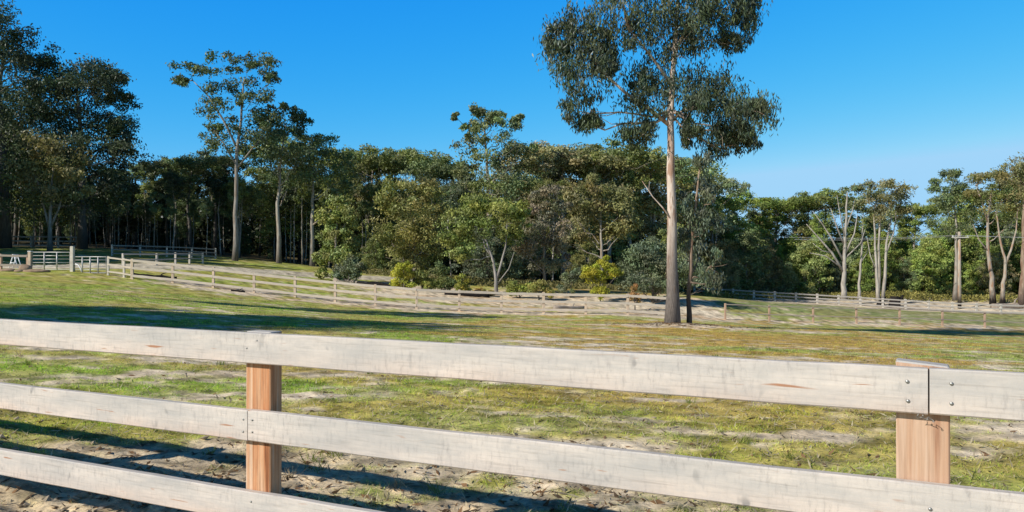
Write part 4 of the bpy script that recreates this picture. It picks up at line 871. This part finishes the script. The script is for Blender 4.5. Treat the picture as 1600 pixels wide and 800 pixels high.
# skyline gums, spaced along the photo
for px in [-150, -70, 215, 262, 300, 335, 440, 545, 575, 615, 655, 695, 850, 880, 915, 950, 985, 1015, 1060, 1105, 1150, 1215, 1255, 1290, 1430, 1525, 1640, 1700]:
    forest_tree(rng, 'umbrella', px + rng.uniform(-5, 5), edge(px) + rng.uniform(6, 16), sky(px) + rng.uniform(-5, 5), wide=1.3)
# leafy gums filling the mass
for k in range(58):
    px = -160 + 1860 * (k + rng.rand()) / 58; d = edge(px) + rng.uniform(3, 34); forest_tree(rng, 'full' if rng.rand() < .7 else 'umbrella', px, d, sky(px) + rng.uniform(26, 84), wide=1.1)
# thin trunks in the shade
for k in range(118):
    px = (-60 + 660 * rng.rand()) if k < 88 else rng.uniform(560, 1600); d = edge(px) + rng.uniform(-3, 22); forest_tree(rng, 'pole', px, d, sky(px) + rng.uniform(20, 80), wide=.85, bark='pale' if rng.rand() < .55 else 'bark')
# understorey and scrub
for k in range(40):
    px = 560 + 540 * rng.rand(); d = edge(px) + rng.uniform(-6, 16) ; forest_tree(rng, 'bushy', px, d, H=rng.uniform(3.0, 8.0))
for k in range(46):
    px = 1120 + 560 * (k + rng.rand()) / 46; d = edge(px) + rng.uniform(-4, 10); forest_tree(rng, 'bushy', px, d, H=rng.uniform(4.5, 9.5))
for k in range(14):
    px = rng.uniform(-60, 520); d = edge(px) + rng.uniform(10, 30); forest_tree(rng, 'bushy', px, d, H=rng.uniform(2.5, 5))
# trees left of the view whose shadows reach into it
def off_tree(x, y, H, kind='umbrella', wide=1.0):
    i = rng.randint(len(PROTO[kind])); tm, cm, h0 = PROTO[kind][i]; s = H / h0; w = s * wide
    put_tree('gum_tree', 'gum tree standing outside the photo whose shadow falls on the paddock', 'tree', trunk_of(kind, i, 'bark'), cm, x, y, 'bark', MIDG, GRP['off'], (w, w, s), rng.uniform(0, 6.28))
for x, y, H, k, w in [(-30.2, 23.5, 19, 'umbrella', .6), (-30, 8.2, 19.5, 'full', .6), (-32, 4.6, 20, 'full', .7), (-30, 9.6, 18.5, 'full', .5), (-38, 1.5, 21.5, 'full', .75), (-43, -1.5, 21, 'full', .7),
                      (-60, 50, 20, 'full', 1.35), (-66, 58, 21, 'full', 1.35), (-57, 66, 18, 'full', 1.3), (-60, 80, 17, 'full', 1.3), (-70, 70, 20, 'full', 1.3), (-78, 62, 20, 'full', 1.3), (-64, 76, 18, 'full', 1.2), (-48, 54, 17.5, 'full', 1.4), (-54, 60, 18.5, 'full', 1.4), (-72, 52, 19, 'full', 1.4)]:
    off_tree(x, y, H, k, w)

# far wood behind everything and brush on the forest floor: masses nobody could count
def mass(name, n, x0, x1, dep, hfun, leaf, color, label, seed):
    rng = np.random.RandomState(seed); px = rng.uniform(x0, x1, n); d = dep(px, rng.rand(n)); x = (px - 800) / F * d
    z0 = smooth_height(x, d); top = hfun(px, d, x); u = rng.rand(n) ** 1.35
    lump = fbm(x / 3.5, d / 3.5, seed, 3); z = z0 + top * u * (.55 + .75 * lump)
    p = np.c_[x, d, z]; nn = unit(rng.normal(0, 1, (n, 3)) + np.array([-.2, -.4, .5])); ax = unit(np.cross(nn, rng.normal(0, 1, (n, 3)))); sd = np.cross(nn, ax)
    L = leaf * rng.uniform(.6, 1.4, (n, 1)); W = L * .5
    V = np.stack([p - ax * L * .5, p + sd * W * .5, p + ax * L * .5, p - sd * W * .5], 1)
    t = (.55 + .9 * fbm(x / 2.2 + z, z / 1.5, seed + 3, 3))[:, None] * rng.uniform(.6, 1.4, (n, 1)) * np.ones((1, 3))
    o = link(name, quads_mesh(name, V, t), M['leaf']); o.color = (*color, 1); o['kind'] = 'stuff'; o['label'] = label
mass('far_woodland', 150000, -250, 1850, lambda px, u: np.interp(px, EDGE_P, EDGE_D) + 34 + 18 * u, lambda px, d, x: np.maximum(4, (1.6 - (np.interp(px, SKY_P, SKY_Y) + 62 - HY) / F * d - smooth_height(x, d))), .85, (.05, .058, .03), 'dark mass of far woodland behind the forest trees', 3)
mass('undergrowth', 26000, 1100, 1750, lambda px, u: np.interp(px, EDGE_P, EDGE_D) - 10 + 14 * u, lambda px, d, x: .9 + 0 * px, .3, (.30, .27, .085), 'low yellow-green scrub and dry tussocks along the far bank', 8)
mass('undergrowth', 16000, 520, 1100, lambda px, u: np.interp(px, EDGE_P, EDGE_D) - 14 + 18 * u, lambda px, d, x: .55 + 0 * px, .26, (.19, .17, .07), 'sparse tussocks on the shady forest floor', 9)

# ------------------------------------------------------------------ light, sky, camera
SUN_AZ = math.atan2(-.82, -.57); SUN_EL = D2R(31.5)
to_sun = Vector((math.cos(SUN_EL) * math.sin(SUN_AZ), math.cos(SUN_EL) * math.cos(SUN_AZ), math.sin(SUN_EL)))
sl = bpy.data.lights.new('sun', 'SUN'); sl.energy = 5.0; sl.angle = D2R(.53); sl.color = (1, .945, .85)
so = bpy.data.objects.new('sun', sl); C.objects.link(so); so.rotation_euler = to_sun.to_track_quat('Z', 'Y').to_euler(); so.location = (-40, -30, 40)
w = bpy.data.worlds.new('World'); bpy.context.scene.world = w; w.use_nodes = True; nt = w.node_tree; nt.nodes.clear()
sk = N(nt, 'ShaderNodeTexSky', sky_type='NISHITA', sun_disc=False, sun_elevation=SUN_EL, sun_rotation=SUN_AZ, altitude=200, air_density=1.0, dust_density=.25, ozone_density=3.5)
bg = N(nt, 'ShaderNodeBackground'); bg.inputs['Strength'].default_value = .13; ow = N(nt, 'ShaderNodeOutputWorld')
# polarised-blue grade of the sky: deepen red, lift blue, darker towards the zenith
sp = N(nt, 'ShaderNodeSeparateColor'); cbn = N(nt, 'ShaderNodeCombineColor'); nt.links.new(sk.outputs[0], sp.inputs[0])
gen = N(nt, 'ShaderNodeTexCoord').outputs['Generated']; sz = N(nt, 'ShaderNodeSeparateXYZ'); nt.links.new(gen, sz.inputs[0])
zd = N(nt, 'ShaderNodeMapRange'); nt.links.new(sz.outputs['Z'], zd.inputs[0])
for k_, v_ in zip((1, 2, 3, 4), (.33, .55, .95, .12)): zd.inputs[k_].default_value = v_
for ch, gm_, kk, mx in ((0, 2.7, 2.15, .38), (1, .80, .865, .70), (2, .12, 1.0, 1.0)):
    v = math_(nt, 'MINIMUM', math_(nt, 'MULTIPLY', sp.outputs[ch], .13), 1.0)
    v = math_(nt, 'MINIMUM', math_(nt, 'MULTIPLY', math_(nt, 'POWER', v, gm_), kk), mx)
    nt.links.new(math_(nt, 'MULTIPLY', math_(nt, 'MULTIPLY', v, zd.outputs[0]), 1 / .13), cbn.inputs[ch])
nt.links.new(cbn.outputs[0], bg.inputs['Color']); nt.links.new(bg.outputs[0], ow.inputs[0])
cd = bpy.data.cameras.new('camera'); cd.sensor_width = 36; cd.lens = F / 1600 * 36; cd.clip_start = .05; cd.clip_end = 6000
co = bpy.data.objects.new('camera', cd); C.objects.link(co); co.location = (0, 0, CZ); co.rotation_euler = (D2R(90) + math.atan((HY - 400) / F), 0, 0)
sc = bpy.context.scene; sc.camera = co
sc.view_settings.view_transform = 'Standard'; sc.view_settings.look = 'None'; sc.view_settings.exposure = 0; sc.view_settings.gamma = 1
sc.cycles.max_bounces = 6; sc.cycles.diffuse_bounces = 3; sc.cycles.transmission_bounces = 3; sc.cycles.glossy_bounces = 2
